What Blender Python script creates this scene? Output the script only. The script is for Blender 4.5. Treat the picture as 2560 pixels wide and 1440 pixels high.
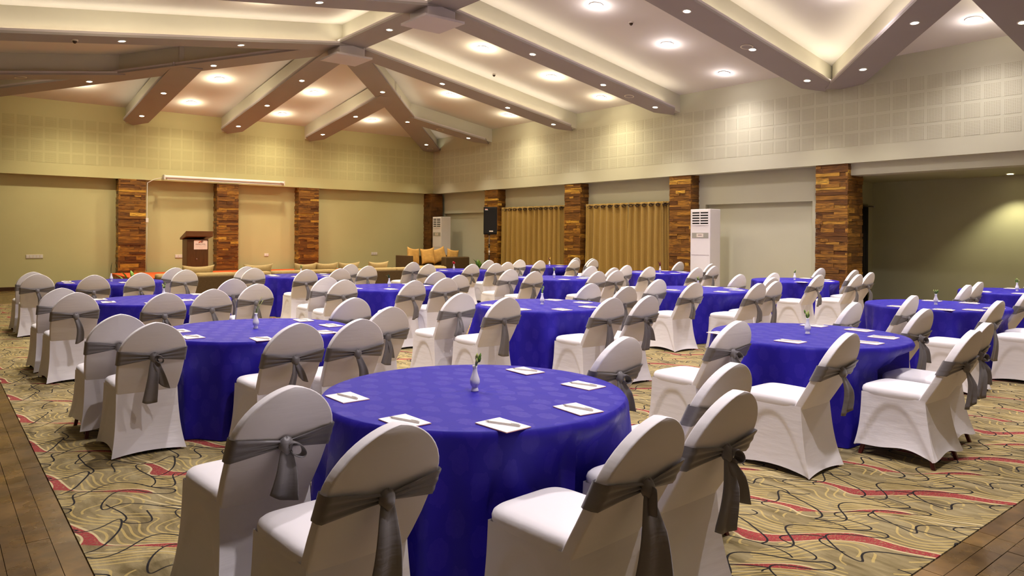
import bpy, bmesh, math, random
from mathutils import Vector, Matrix
R = math.radians
PI = math.pi
rnd = random.Random(7)
for o in list(bpy.data.objects):
    bpy.data.objects.remove(o)
S = bpy.context.scene
COL = S.collection

# ------------------------------------------------------------------ camera, world, exposure
cam_d = bpy.data.cameras.new('camera')
cam_d.sensor_width = 36.0
cam_d.lens = 36.0 * 1807.0 / 2560.0
cam_d.shift_y = -(720.0 - 588.9) / 2560.0
cam_d.clip_start = 0.05
cam_d.clip_end = 200
cam = bpy.data.objects.new('camera', cam_d)
COL.objects.link(cam)
yaw, roll = R(39.0), math.atan(25 / 3696.0)
fw = Vector((math.sin(yaw), math.cos(yaw), 0))
rt = Vector((math.cos(yaw), -math.sin(yaw), 0))
up = Vector((0, 0, 1))
rx = rt * math.cos(roll) + up * math.sin(roll)
ux = up * math.cos(roll) - rt * math.sin(roll)
m = Matrix((rx, ux, -fw)).transposed().to_4x4()
m.translation = Vector((0, 0, 1.6))
cam.matrix_world = m
S.camera = cam

w = bpy.data.worlds.new('world')
S.world = w
w.use_nodes = True
w.node_tree.nodes['Background'].inputs[0].default_value = (1, 0.93, 0.85, 1)
w.node_tree.nodes['Background'].inputs[1].default_value = 0.02
S.view_settings.view_transform = 'Standard'
S.view_settings.look = 'None'
S.view_settings.gamma = 1
S.view_settings.use_curve_mapping = False
S.view_settings.exposure = 0.28

# lamp strengths (watts) and colours, used by the fixtures further down
P_LARGE, P_SMALL, P_COVE = 470.0, 195.0, 2.9
P_FILL = 20.0  # added fill under the large downlights
C_WARM = (1.0, 0.885, 0.63)
C_COOL = (1.0, 0.92, 0.95)
C_SPOT = (1.0, 0.92, 0.79)
C_COVE = (1.0, 0.91, 0.70)

# ------------------------------------------------------------------ helpers
def tag(o, label=None, cat=None, group=None, kind=None):
    if label: o['label'] = label
    if cat: o['category'] = cat
    if group: o['group'] = group
    if kind: o['kind'] = kind
    return o

def empty(name, loc=(0, 0, 0), rz=0.0, parent=None):
    o = bpy.data.objects.new(name, None)
    o.empty_display_size = 0.1
    COL.objects.link(o)
    o.location = loc
    o.rotation_euler = (0, 0, rz)
    if parent: o.parent = parent
    return o

class MB:
    """collects shapes, then links them as one mesh"""
    def __init__(s):
        s.v, s.f, s.uv = [], [], None
    def add(s, v, f):
        n = len(s.v)
        s.v += [tuple(p) for p in v]
        s.f += [tuple(i + n for i in q) for q in f]
        return s
    def box(s, lo, hi):
        (a, b, c), (d, e, g) = lo, hi
        return s.add([(a, b, c), (d, b, c), (d, e, c), (a, e, c), (a, b, g), (d, b, g), (d, e, g), (a, e, g)],
                     [(3, 2, 1, 0), (4, 5, 6, 7), (0, 1, 5, 4), (1, 2, 6, 5), (2, 3, 7, 6), (3, 0, 4, 7)])
    def prism(s, poly, z0, z1):
        n = len(poly)
        v = [(x, y, z0) for x, y in poly] + [(x, y, z1) for x, y in poly]
        f = [tuple(reversed(range(n))), tuple(range(n, 2 * n))]
        f += [(i, (i + 1) % n, (i + 1) % n + n, i + n) for i in range(n)]
        return s.add(v, f)
    def tube(s, pts, r, n=10, caps=True):
        pts = [Vector(p) for p in pts]
        rings = []
        for i, p in enumerate(pts):
            d = (pts[min(i + 1, len(pts) - 1)] - pts[max(i - 1, 0)]).normalized()
            a = d.cross(Vector((0, 0, 1)))
            if a.length < 1e-4: a = d.cross(Vector((1, 0, 0)))
            a.normalize()
            b = d.cross(a)
            rr = r[i] if isinstance(r, (list, tuple)) else r
            rings.append([p + (a * math.cos(2 * PI * k / n) + b * math.sin(2 * PI * k / n)) * rr for k in range(n)])
        return s.loft(rings, caps=caps)
    def loft(s, rings, caps=True, closed=True):
        n = len(rings[0])
        v = [p for r in rings for p in r]
        f = []
        for i in range(len(rings) - 1):
            for k in range(n if closed else n - 1):
                k2 = (k + 1) % n
                f.append((i * n + k, i * n + k2, (i + 1) * n + k2, (i + 1) * n + k))
        if caps and closed:
            f.append(tuple(reversed(range(n))))
            f.append(tuple((len(rings) - 1) * n + k for k in range(n)))
        return s.add(v, f)
    def lathe(s, prof, n=20, c=(0, 0)):
        rings = [[(c[0] + r * math.cos(2 * PI * k / n), c[1] + r * math.sin(2 * PI * k / n), z) for k in range(n)] for r, z in prof]
        return s.loft(rings)
    def mesh(s, name, mat=None, smooth=False, fix=True):
        me = bpy.data.meshes.new(name)
        me.from_pydata(s.v, [], s.f)
        if fix:
            b = bmesh.new(); b.from_mesh(me)
            bmesh.ops.recalc_face_normals(b, faces=b.faces)
            b.to_mesh(me); b.free()
        if smooth is not False:
            me.polygons.foreach_set('use_smooth', [True] * len(me.polygons))
            if smooth is not True:
                try: me.set_sharp_from_angle(angle=R(smooth))
                except Exception: pass
        if mat: me.materials.append(mat)
        me.update()
        return me
    def obj(s, name, mat=None, parent=None, smooth=False, fix=True, loc=None):
        return link(name, s.mesh(name, mat, smooth, fix), parent, loc)

def link(name, me, parent=None, loc=None, rz=None):
    o = bpy.data.objects.new(name, me)
    COL.objects.link(o)
    if parent: o.parent = parent
    if loc: o.location = loc
    if rz: o.rotation_euler = (0, 0, rz)
    return o

def bevel(o, wd=0.01, seg=2):
    md = o.modifiers.new('b', 'BEVEL'); md.width = wd; md.segments = seg; md.limit_method = 'ANGLE'
    return o

# ------------------------------------------------------------------ materials
class NT:
    def __init__(s, name, rough=0.6, color=(0.5, 0.5, 0.5), spec=0.4, metal=0.0, sheen=0.0):
        s.m = bpy.data.materials.new(name); s.m.use_nodes = True
        s.t = s.m.node_tree; s.b = s.t.nodes['Principled BSDF']
        s.set('Base Color', (*color, 1)); s.set('Roughness', rough); s.set('Specular IOR Level', spec); s.set('Metallic', metal)
        if sheen: s.set('Sheen Weight', sheen)
    def set(s, k, v): s.b.inputs[k].default_value = v
    def n(s, typ, **kw):
        nd = s.t.nodes.new('ShaderNode' + typ)
        for k, v in kw.items():
            if hasattr(nd, k): setattr(nd, k, v)
            else: nd.inputs[k.replace('_', ' ')].default_value = v
        return nd
    def l(s, a, b): s.t.links.new(a, b)
    def math(s, op, a, b=None, c=None, clamp=False):
        nd = s.t.nodes.new('ShaderNodeMath'); nd.operation = op; nd.use_clamp = clamp
        for i, x in enumerate((a, b, c)):
            if x is None: continue
            if isinstance(x, (int, float)): nd.inputs[i].default_value = x
            else: s.l(x, nd.inputs[i])
        return nd.outputs[0]
    def mix(s, f, a, b):
        nd = s.t.nodes.new('ShaderNodeMix'); nd.data_type = 'RGBA'
        for i, x in ((0, f), (6, a), (7, b)):
            if isinstance(x, (int, float)): nd.inputs[i].default_value = x
            elif isinstance(x, tuple): nd.inputs[i].default_value = (*x, 1)
            else: s.l(x, nd.inputs[i])
        return nd.outputs[2]
    def ramp(s, f, stops):
        nd = s.t.nodes.new('ShaderNodeValToRGB'); e = nd.color_ramp.elements
        while len(e) < len(stops): e.new(0.5)
        for x, (p, c) in zip(e, stops): x.position = p; x.color = (*c, 1)
        s.l(f, nd.inputs[0]); return nd.outputs[0]
    def coord(s, out='Object', scale=None, rot=None):
        c = s.n('TexCoord').outputs[out]
        if scale or rot:
            mp = s.n('Mapping')
            if scale: mp.inputs['Scale'].default_value = scale
            if rot: mp.inputs['Rotation'].default_value = rot
            s.l(c, mp.inputs[0]); c = mp.outputs[0]
        return c
    def noise(s, vec, scale=5, detail=3, rough=0.5, out=0):
        nd = s.n('TexNoise'); nd.inputs['Scale'].default_value = scale; nd.inputs['Detail'].default_value = detail
        nd.inputs['Roughness'].default_value = rough
        if vec is not None: s.l(vec, nd.inputs['Vector'])
        return nd.outputs[out]
    def bump(s, h, strength=0.2, dist=0.01):
        nd = s.n('Bump'); nd.inputs['Strength'].default_value = strength; nd.inputs['Distance'].default_value = dist
        s.l(h, nd.inputs['Height']); s.l(nd.outputs[0], s.b.inputs['Normal'])
    def col(s, c): s.l(c, s.b.inputs['Base Color'])

def plain(name, color, rough=0.6, spec=0.4, metal=0.0, var=0.06, scale=8.0, sheen=0.0):
    t = NT(name, rough, color, spec, metal, sheen)
    nz = t.noise(t.coord(), scale, 3)
    d = tuple(c * (1 - var) for c in color); u = tuple(min(1, c * (1 + var)) for c in color)
    t.col(t.ramp(nz, [(0.3, d), (0.7, u)]))
    return t.m

WALL_C = (0.53, 0.51, 0.375)
WALL_B = (0.55, 0.505, 0.26)  # yellower than the side wall, warm lamp cast put into the colour
M_wall = plain('wall_paint', WALL_C, 0.7, 0.25, var=0.02, scale=1.2)
M_wallb = plain('stage_wall_warm_cast', WALL_B, 0.7, 0.25, var=0.02, scale=1.2)
M_lip_lit = plain('lip_paint_lit', (0.56, 0.50, 0.51), 0.75, 0.25, var=0.02, scale=1.5)  # beam board paint lightened, light on lips and hubs put into the colour
M_casing = plain('casing_paint', (0.60, 0.565, 0.46), 0.75, 0.2, var=0.015, scale=1.2)
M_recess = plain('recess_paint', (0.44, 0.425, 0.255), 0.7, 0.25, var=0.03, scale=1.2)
M_ceil = plain('ceiling_paint', (0.68, 0.63, 0.575), 0.8, 0.2, var=0.015, scale=1.0)
M_beam_shaded = plain('beam_paint_shaded', (0.34, 0.30, 0.285), 0.75, 0.25, var=0.02, scale=1.5)  # same paint as the lips, darkened to hold the underside shade
M_white = plain('white_plastic', (0.75, 0.70, 0.68), 0.4, 0.4, var=0.01)
M_offwhite = plain('cream_plastic', (0.70, 0.62, 0.52), 0.4, 0.4, var=0.01)
M_dark = plain('dark_plastic', (0.015, 0.014, 0.014), 0.5, 0.4, var=0.1)
M_strip_grey = plain('display_grey', (0.34, 0.32, 0.26), 0.4, 0.4, var=0.02)
M_slot = plain('slot_dark', (0.01, 0.007, 0.005), 0.8, 0.1, var=0.1)
M_chrome = plain('steel', (0.45, 0.43, 0.4), 0.3, 0.5, 0.9, var=0.05)
M_bronze = plain('bronze_metal', (0.06, 0.035, 0.02), 0.4, 0.5, 0.6, var=0.05)
M_paper = plain('paper', (0.82, 0.78, 0.77), 0.7, 0.2, var=0.01)
M_pink = plain('printed_edge', (0.72, 0.33, 0.30), 0.7, 0.2, var=0.02)
M_pen = plain('pen_grey', (0.66, 0.61, 0.55), 0.4, 0.4, var=0.03)
M_porc = plain('porcelain', (0.84, 0.82, 0.84), 0.18, 0.5, var=0.01)
M_stem = plain('stem_green', (0.12, 0.24, 0.03), 0.5, 0.3, var=0.3, scale=60)
M_bud = plain('bud_green', (0.40, 0.45, 0.13), 0.5, 0.3, var=0.3, scale=60)
M_leaf = plain('leaf_green', (0.05, 0.13, 0.02), 0.45, 0.4, var=0.3, scale=20)
M_leafl = plain('leaf_light', (0.22, 0.38, 0.07), 0.45, 0.4, var=0.3, scale=20)
M_leafd = plain('leaf_dark', (0.015, 0.035, 0.008), 0.45, 0.4, var=0.3, scale=20)
M_red = plain('petal_red', (0.50, 0.015, 0.02), 0.5, 0.3, var=0.2, scale=40)
M_maroon = plain('petal_maroon', (0.14, 0.02, 0.015), 0.5, 0.3, var=0.2, scale=40)
M_yellow = plain('petal_yellow', (0.55, 0.32, 0.06), 0.5, 0.3, var=0.2, scale=40)
M_brown = plain('sofa_fabric', (0.085, 0.050, 0.020), 0.85, 0.2, var=0.12, scale=30)
M_tan = plain('cushion_tan', (0.42, 0.30, 0.13), 0.85, 0.2, var=0.08, scale=25)
M_orange = plain('cushion_orange', (0.56, 0.31, 0.085), 0.8, 0.2, var=0.15, scale=9)
M_stage = plain('stage_red', (0.50, 0.085, 0.02), 0.9, 0.1, var=0.12, scale=20)
M_legwood = plain('chair_leg_wood', (0.09, 0.012, 0.008), 0.35, 0.4, var=0.2, scale=30)
M_base = plain('skirting_wood', (0.06, 0.022, 0.008), 0.4, 0.4, var=0.2, scale=6)
M_black = plain('speaker_black', (0.012, 0.010, 0.010), 0.75, 0.2, var=0.2, scale=120)
M_pot = plain('pot_brown', (0.10, 0.05, 0.03), 0.6, 0.3, var=0.1)
M_gold = plain('logo_orange', (0.60, 0.16, 0.06), 0.5, 0.3, var=0.05)
M_ink = plain('ink_grey', (0.30, 0.22, 0.21), 0.6, 0.2, var=0.02)

def mat_spandex():
    t = NT('white_spandex', 0.62, (0.80, 0.77, 0.78), 0.2, sheen=0.15)
    c = t.coord('Object')
    mp = t.n('Mapping'); mp.inputs['Scale'].default_value = (2, 3, 12); t.l(c, mp.inputs[0])
    oi = t.n('ObjectInfo'); ad = t.n('VectorMath'); ad.operation = 'ADD'
    t.l(mp.outputs[0], ad.inputs[0]); t.l(oi.outputs['Random'], ad.inputs[1])
    a = t.noise(ad.outputs[0], 1.6, 3, 0.45)
    t.bump(a, 0.30, 0.012)
    return t.m
M_span = mat_spandex()

def mat_sash():
    t = NT('grey_satin', 0.42, (0.170, 0.158, 0.163), 0.55, sheen=0.2)
    c = t.coord('Object', (4, 4, 40))
    a = t.noise(c, 1.5, 2)
    t.bump(a, 0.3, 0.006)
    return t.m
M_sash = mat_sash()

def mat_cloth():
    t = NT('royal_blue_damask', 0.5, (0.05, 0.028, 0.36), 0.22)
    uv = t.n('UVMap').outputs[0]
    mp = t.n('Mapping'); mp.inputs['Scale'].default_value = (8.2, 5.4, 1); mp.inputs['Rotation'].default_value = (0, 0, R(38)); t.l(uv, mp.inputs[0])
    v = t.n('TexVoronoi'); v.voronoi_dimensions = '2D'; v.inputs['Scale'].default_value = 1.0; v.inputs['Randomness'].default_value = 0.35
    dn = t.n('TexNoise'); dn.inputs['Scale'].default_value = 4.0; t.l(mp.outputs[0], dn.inputs['Vector'])
    dv = t.n('VectorMath'); dv.operation = 'MULTIPLY_ADD'; t.l(dn.outputs['Color'], dv.inputs[0]); dv.inputs[1].default_value = (0.35, 0.35, 0); t.l(mp.outputs[0], dv.inputs[2])
    t.l(dv.outputs[0], v.inputs['Vector'])
    leaf = t.math('LESS_THAN', v.outputs['Distance'], 0.33)
    vein = t.noise(mp.outputs[0], 7, 1)
    f = t.math('MULTIPLY', leaf, t.math('MULTIPLY_ADD', vein, 0.9, 0.35, clamp=True))
    t.col(t.mix(f, (0.016, 0.0085, 0.30), (0.026, 0.015, 0.335)))
    t.l(t.math('MULTIPLY_ADD', f, -0.12, 0.52), t.b.inputs['Roughness'])
    mp2 = t.n('Mapping'); mp2.inputs['Scale'].default_value = (3, 3, 3); t.l(uv, mp2.inputs[0])
    t.bump(t.noise(mp2.outputs[0], 2.0, 3, 0.6), 0.15, 0.02)
    return t.m
M_cloth = mat_cloth()

def mat_strip():
    t = NT('timber_strip', 0.42, (0.2, 0.1, 0.03), 0.4)
    oi = t.n('ObjectInfo')
    base = t.ramp(oi.outputs['Random'], [(0.0, (0.075, 0.027, 0.006)), (0.3, (0.125, 0.050, 0.009)), (0.65, (0.19, 0.082, 0.014)), (0.9, (0.27, 0.125, 0.020)), (0.97, (0.42, 0.23, 0.035)), (1.0, (0.52, 0.31, 0.055))])
    c = t.coord('Object', (1.6, 1.6, 2.6))
    ad = t.n('VectorMath'); ad.operation = 'MULTIPLY_ADD'; t.l(c, ad.inputs[0]); ad.inputs[1].default_value = (1, 1, 1)
    off = t.n('CombineXYZ'); t.l(t.math('MULTIPLY', oi.outputs['Random'], 57.0), off.inputs[0]); t.l(t.math('MULTIPLY', oi.outputs['Random'], 31.0), off.inputs[2]); t.l(off.outputs[0], ad.inputs[2])
    g = t.noise(ad.outputs[0], 1.3, 4, 0.6)
    brt = t.t.nodes.new('ShaderNodeMix'); brt.data_type = 'RGBA'; brt.blend_type = 'MULTIPLY'; brt.inputs[0].default_value = 1.0; brt.inputs[7].default_value = (1.75, 1.7, 1.35, 1); t.l(base, brt.inputs[6])
    t.col(t.mix(t.ramp(g, [(0.34, (0, 0, 0)), (0.68, (1, 1, 1))]), t.mix(0.6, base, (0.03, 0.010, 0.003)), brt.outputs[2]))
    t.bump(g, 0.4, 0.01)
    return t.m
M_strip = mat_strip()
M_core = plain('pillar_core', (0.045, 0.018, 0.006), 0.7, 0.2, var=0.2)

def mat_plank():
    t = NT('floor_plank', 0.42, (0.2, 0.12, 0.05), 0.4)
    oi = t.n('ObjectInfo')
    base = t.ramp(oi.outputs['Random'], [(0.0, (0.135, 0.074, 0.022)), (0.4, (0.160, 0.092, 0.027)), (0.93, (0.185, 0.108, 0.030)), (1.0, (0.32, 0.19, 0.03))])
    g = t.n('NewGeometry').outputs['Position']
    a = t.noise(g, 5, 4, 0.6)
    b = t.noise(g, 40, 3, 0.6)
    c = t.mix(t.ramp(a, [(0.35, (0, 0, 0)), (0.7, (1, 1, 1))]), t.mix(0.45, base, (0.03, 0.015, 0.006)), base)
    t.col(c)
    st_ = t.ramp(t.noise(g, 2.3, 4, 0.65), [(0.32, (0.45, 0.43, 0.40)), (0.52, (0.95, 0.95, 0.95)), (0.70, (1.5, 1.45, 1.3))])
    mm = t.t.nodes.new('ShaderNodeMix'); mm.data_type = 'RGBA'; mm.blend_type = 'MULTIPLY'; mm.inputs[0].default_value = 1.0
    t.l(c, mm.inputs[6]); t.l(st_, mm.inputs[7]); t.col(mm.outputs[2])
    t.l(t.math('MULTIPLY_ADD', t.noise(g, 3.1, 3, 0.6), 0.5, 0.05), t.b.inputs['Roughness'])
    t.bump(t.noise(g, 7, 2, 0.5), 0.10, 0.01)
    return t.m
M_plank = mat_plank()
M_gap = plain('floor_gap', (0.12, 0.066, 0.022), 0.6, 0.3, var=0.3, scale=3)

def mat_wood(name, dark, lite, rough=0.4, sc=(14, 14, 1.2)):
    t = NT(name, rough, lite, 0.4)
    c = t.coord('Object', sc)
    g = t.noise(c, 3, 4, 0.6)
    t.col(t.ramp(g, [(0.3, dark), (0.7, lite)]))
    return t.m
M_podium = mat_wood('podium_veneer', (0.058, 0.028, 0.008), (0.095, 0.048, 0.013))
M_ptop = mat_wood('podium_top', (0.09, 0.038, 0.012), (0.17, 0.075, 0.022), sc=(1.2, 14, 14))

def mat_curtain():
    t = NT('gold_curtain', 0.7, (0.42, 0.23, 0.05), 0.25, sheen=0.2)
    c = t.coord('Object', (1, 1, 0.6))
    g = t.noise(c, 90, 2)
    t.col(t.ramp(g, [(0.3, (0.30, 0.18, 0.037)), (0.7, (0.36, 0.22, 0.05))]))
    t.bump(g, 0.15, 0.003)
    return t.m
M_curt = mat_curtain()

def mat_perf(WALL_C=WALL_C, nm='perforated_board'):
    t = NT(nm, 0.75, WALL_C, 0.2)
    c = t.coord('Object', (37.0, 37.0, 37.0))
    sp = t.n('SeparateXYZ'); t.l(c, sp.inputs[0])
    fx = t.math('SUBTRACT', t.math('FRACT', t.math('ADD', sp.outputs[0], 50.0)), 0.5)
    fy = t.math('SUBTRACT', t.math('FRACT', t.math('ADD', sp.outputs[2], 50.0)), 0.5)
    d = t.math('SQRT', t.math('ADD', t.math('MULTIPLY', fx, fx), t.math('MULTIPLY', fy, fy)))
    hole = t.math('LESS_THAN', d, 0.20)
    t.col(t.mix(hole, WALL_C, (0.20, 0.155, 0.095)))
    return t.m
M_perf = mat_perf()
M_perfb = mat_perf(WALL_B, 'perforated_stage_board')

def mat_stripes():
    t = NT('stage_skirt_cloth', 0.8, (0.5, 0.4, 0.3), 0.2)
    sp = t.n('SeparateXYZ'); t.l(t.coord('Object'), sp.inputs[0])
    s = t.math('FRACT', t.math('MULTIPLY', t.math('ADD', sp.outputs[0], sp.outputs[1]), 9.0))
    t.col(t.mix(t.math('LESS_THAN', s, 0.5), (0.30, 0.19, 0.09), (0.52, 0.40, 0.26)))
    return t.m
M_stripe = mat_stripes()

def mat_carpet():
    t = NT('patterned_carpet', 0.95, (0.3, 0.25, 0.12), 0.1, sheen=0.1)
    W, P = 0.56, 1.02
    pos = t.n('NewGeometry').outputs['Position']
    wn = t.n('TexNoise'); wn.inputs['Scale'].default_value = 1.8; wn.inputs['Detail'].default_value = 1; t.l(pos, wn.inputs['Vector'])
    wv = t.n('VectorMath'); wv.operation = 'SUBTRACT'; t.l(wn.outputs['Color'], wv.inputs[0]); wv.inputs[1].default_value = (0.5, 0.5, 0.5)
    ws = t.n('VectorMath'); ws.operation = 'MULTIPLY_ADD'; t.l(wv.outputs[0], ws.inputs[0]); ws.inputs[1].default_value = (0.12, 0.12, 0); t.l(pos, ws.inputs[2])
    sp = t.n('SeparateXYZ'); t.l(ws.outputs[0], sp.inputs[0])
    X0, Y0 = sp.outputs[0], sp.outputs[1]
    def sin(a, k, ph): return t.math('SINE', t.math('MULTIPLY_ADD', a, 2 * PI * k, ph))
    def sc(a, k): return t.math('MULTIPLY', a, k)
    def ad(*a):
        r = a[0]
        for q in a[1:]: r = t.math('ADD', r, q)
        return r
    def contour(fn, width, shift=0.0):
        """constant-width line along the level sets of fn (period 1): |value| / |gradient|"""
        e = 0.004
        f0, fx, fy = fn(X0, Y0), fn(t.math('ADD', X0, e), Y0), fn(X0, t.math('ADD', Y0, e))
        gx, gy = sc(t.math('SUBTRACT', fx, f0), 1 / e), sc(t.math('SUBTRACT', fy, f0), 1 / e)
        g = t.math('SQRT', ad(t.math('MULTIPLY', gx, gx), t.math('MULTIPLY', gy, gy), 0.01))
        d = t.math('ABSOLUTE', t.math('SUBTRACT', t.math('FRACT', t.math('ADD', f0, 40.0 + shift)), 0.5))
        return t.math('LESS_THAN', t.math('DIVIDE', d, g), width), f0
    def lin(x, y): return ad(sc(x, 1 / W), sc(y, 1 / P))
    def f_red(x, y):
        v = sc(y, 1 / P)
        return ad(lin(x, y), sc(sin(v, 1, 0.6), 0.15), sc(sin(v, 2, 0.4), 0.085), sc(sin(ad(sc(x, 1 / W), sc(v, 3.0)), 1, 0.0), 0.03))
    def f_yel(x, y):
        v = sc(y, 1 / P)
        return sc(ad(f_red(x, y), sc(sin(v, 2, 1.3), 0.08), sc(sin(ad(sc(x, 1 / W), v), 1, 2.0), 0.10)), 9.0)
    def f_b1(x, y):
        u, v = sc(x, 1 / W), sc(y, 1 / P)
        return ad(u, v, sc(sin(ad(sc(v, 2.0), sc(sin(u, 1, 0.5), 0.27)), 1, 0.0), 0.42))
    def f_b2(x, y):
        u, v = sc(x, 1 / W), sc(y, 1 / P)
        return ad(u, v, sc(sin(ad(sc(v, 2.0), sc(sin(ad(u, v), 1, 2.1), 0.36)), 1, 1.2), 0.34))
    v = sc(Y0, 1 / P); u = sc(X0, 1 / W)
    ph = f_red(X0, Y0)
    fr = t.math('ABSOLUTE', t.math('SUBTRACT', t.math('FRACT', t.math('ADD', ph, 40.0)), 0.5))
    wid = t.math('MULTIPLY_ADD', sin(v, 1, 2.2), 0.040, 0.078)
    brk = t.math('GREATER_THAN', sin(ad(v, sc(u, 0.5)), 1, 1.0), -0.66)
    band = t.math('MULTIPLY', t.math('LESS_THAN', fr, wid), brk)
    edge = t.math('LESS_THAN', t.math('ABSOLUTE', t.math('SUBTRACT', fr, t.math('ADD', wid, 0.012))), 0.012)
    yel, _ = contour(f_yel, 0.0062)
    yel = t.math('MULTIPLY', yel, t.math('GREATER_THAN', t.noise(pos, 4.0, 2), 0.42))
    blk, _ = contour(f_b1, 0.0054)
    blk2, _ = contour(f_b2, 0.0050, 0.3)
    blk = t.math('MAXIMUM', blk, t.math('MULTIPLY', blk2, t.math('GREATER_THAN', t.noise(pos, 2.0, 1), 0.42)))
    # tan / olive ground
    st = t.n('Mapping'); st.inputs['Rotation'].default_value = (0, 0, R(-28)); st.inputs['Scale'].default_value = (7, 1.8, 1); t.l(ws.outputs[0], st.inputs[0])
    g = t.noise(st.outputs[0], 1.6, 4, 0.6)
    ground = t.ramp(g, [(0.30, (0.125, 0.092, 0.032)), (0.45, (0.215, 0.168, 0.074)), (0.62, (0.305, 0.248, 0.122)), (0.75, (0.355, 0.295, 0.155))])
    fib = t.noise(pos, 160, 2)
    redc = t.ramp(fib, [(0.40, (0.22, 0.028, 0.028)), (0.60, (0.36, 0.042, 0.045))])
    redm = t.math('MULTIPLY', band, t.ramp(t.noise(pos, 60, 3, 0.7), [(0.36, (0.35, 0.35, 0.35)), (0.5, (1, 1, 1))]))
    c = t.mix(t.math('MULTIPLY', yel, 0.60), ground, (0.55, 0.41, 0.13))
    c = t.mix(redm, c, redc)
    c = t.mix(t.math('MULTIPLY', edge, 0.75), c, (0.60, 0.50, 0.27))
    c = t.mix(blk, c, (0.012, 0.010, 0.010))
    t.col(c)
    t.bump(fib, 0.5, 0.006)
    return t.m
M_carpet = mat_carpet()

def emit(name, color, strength):
    t = NT(name, 0.5, (0.8, 0.8, 0.8))
    t.set('Emission Color', (*color, 1)); t.set('Emission Strength', strength)
    return t.m
E_WARM = emit('lens_warm', (1, 0.80, 0.50), 45)
E_COOL = emit('lens_cool', (1, 0.90, 0.95), 45)
E_SPOT = emit('lens_spot', (1, 0.86, 0.60), 30)
# ------------------------------------------------------------------ setting: dimensions (metres)
XW, YW, ZT, ZF = 15.24, 23.7, 5.29, 3.19     # inner fascia planes, wall top, fascia bottom
SL = 0.145                                   # roof pitch
XR = 7.6
YN = -3.0
DROP = 0.5                                   # beam underside below roof plane
def roof(x, y): return ZT + SL * min(x + 0.1, XW - x, YW - y)
def under(x, y): return roof(x, y) - DROP

# floor: sub floor, planks, carpet
floor = MB().box((-3.2, YN - 0.2, -0.12), (19.0, 24.4, -0.012)).obj('floor', M_gap)
tag(floor, 'worn brown timber floor around the carpet edge', kind='structure')
carp = MB().box((0.62, 1.47, -0.012), (15.6, 19.6, 0.0)).obj('carpet', M_carpet, floor)
unit = {}
def unit_box(mat):
    if mat.name not in unit:
        unit[mat.name] = MB().box((-0.5, -0.5, -0.5), (0.5, 0.5, 0.5)).mesh('plank', mat)
    return unit[mat.name]
def piece(name, lo, hi, mat, parent):
    o = bpy.data.objects.new(name, unit_box(mat))
    COL.objects.link(o)
    o.parent = parent
    o.location = [(a + b) / 2 for a, b in zip(lo, hi)]
    o.scale = [b - a for a, b in zip(lo, hi)]
    return o
r1 = random.Random(3)
x = 0.615
for i in range(6):                            # strip beside the carpet, boards run along Y
    y = 2.6 + r1.uniform(-0.5, 0)
    while y < 12.0:
        L = r1.choice((0.45, 0.6, 0.8, 1.0))
        piece('plank', (x - 0.1035, y + 0.001, -0.02), (x - 0.0015, y + L - 0.001, -0.001 + r1.uniform(-0.001, 0.001)), M_plank, floor)
        y += L
    x -= 0.105
y = 1.465
for i in range(6):                            # strip at the near edge, boards run along X
    x = 1.6 + r1.uniform(-0.4, 0)
    while x < 7.2:
        L = r1.choice((0.22, 0.3, 0.4, 0.5))
        piece('plank', (x + 0.002, y - 0.093, -0.02), (x + L - 0.002, y - 0.002, -0.001 + r1.uniform(-0.001, 0.001)), M_plank, floor)
        x += L
    y -= 0.095
st = MB()
for i in range(26):
    for k in range(12):
        st.box((-2.9 + k * 1.58, 19.61 + i * 0.17, -0.02), (-2.9 + (k + 1) * 1.58 - 0.004, 19.61 + (i + 1) * 0.17 - 0.004, -0.001))
o = st.obj('far_planks', M_plank, floor); tag(o, kind='stuff')

# walls
wb = MB()
wb.box((-3.0, YW, ZF), (XW + 0.02, YW + 0.3, ZT + 0.1))                     # fascia over the stage
wb.box((-3.0, 23.95, -0.05), (15.9, 24.3, ZF + 0.02))                        # set-back wall below it
wall_back = wb.obj('wall_back', M_wallb)
tag(wall_back, 'sage painted stage wall with a perforated upper band', kind='structure')
wr = MB()
wr.box((XW, YN, ZF), (XW + 0.3, YW + 0.3, ZT + 0.1))
XL = 15.62
def wr_low(y0, y1): wr.box((XL, y0, -0.05), (XL + 0.3, y1, ZF + 0.02))
# niches: flat recesses where openings were filled in
def niche(y0, y1, zt):
    wr.box((XL + 0.12, y0, -0.05), (XL + 0.3, y1, zt))
    wr.box((XL, y0, zt), (XL + 0.3, y1, ZF + 0.02))
wr_low(8.0, 8.46); niche(8.46, 11.36, 2.43); wr_low(11.36, 20.2); niche(20.2, 23.5, 2.43); wr_low(23.5, 24.2)
wr.box((XL - 0.22, YN, 2.94), (XL + 0.2, 7.6, ZF + 0.02))                    # lintel over the side recess
wall_right = wr.obj('wall_right', M_wall)
tag(wall_right, 'beige side wall with perforated band and filled niches', kind='structure')
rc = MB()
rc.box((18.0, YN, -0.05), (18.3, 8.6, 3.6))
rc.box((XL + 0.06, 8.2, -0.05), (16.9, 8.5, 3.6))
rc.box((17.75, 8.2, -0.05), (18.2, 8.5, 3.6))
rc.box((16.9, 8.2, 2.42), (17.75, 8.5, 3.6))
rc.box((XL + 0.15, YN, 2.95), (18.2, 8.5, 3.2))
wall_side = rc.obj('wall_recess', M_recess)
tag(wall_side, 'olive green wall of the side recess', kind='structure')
wl = MB()
wl.box((-0.4, YN, ZF), (-0.12, YW + 0.2, ZT + 0.1))
wl.box((-3.2, YN, -0.05), (-3.0, 24.3, ZF + 0.1))
wl.box((-3.2, YN, ZF), (-0.2, YW + 0.2, ZF + 0.1))
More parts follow.
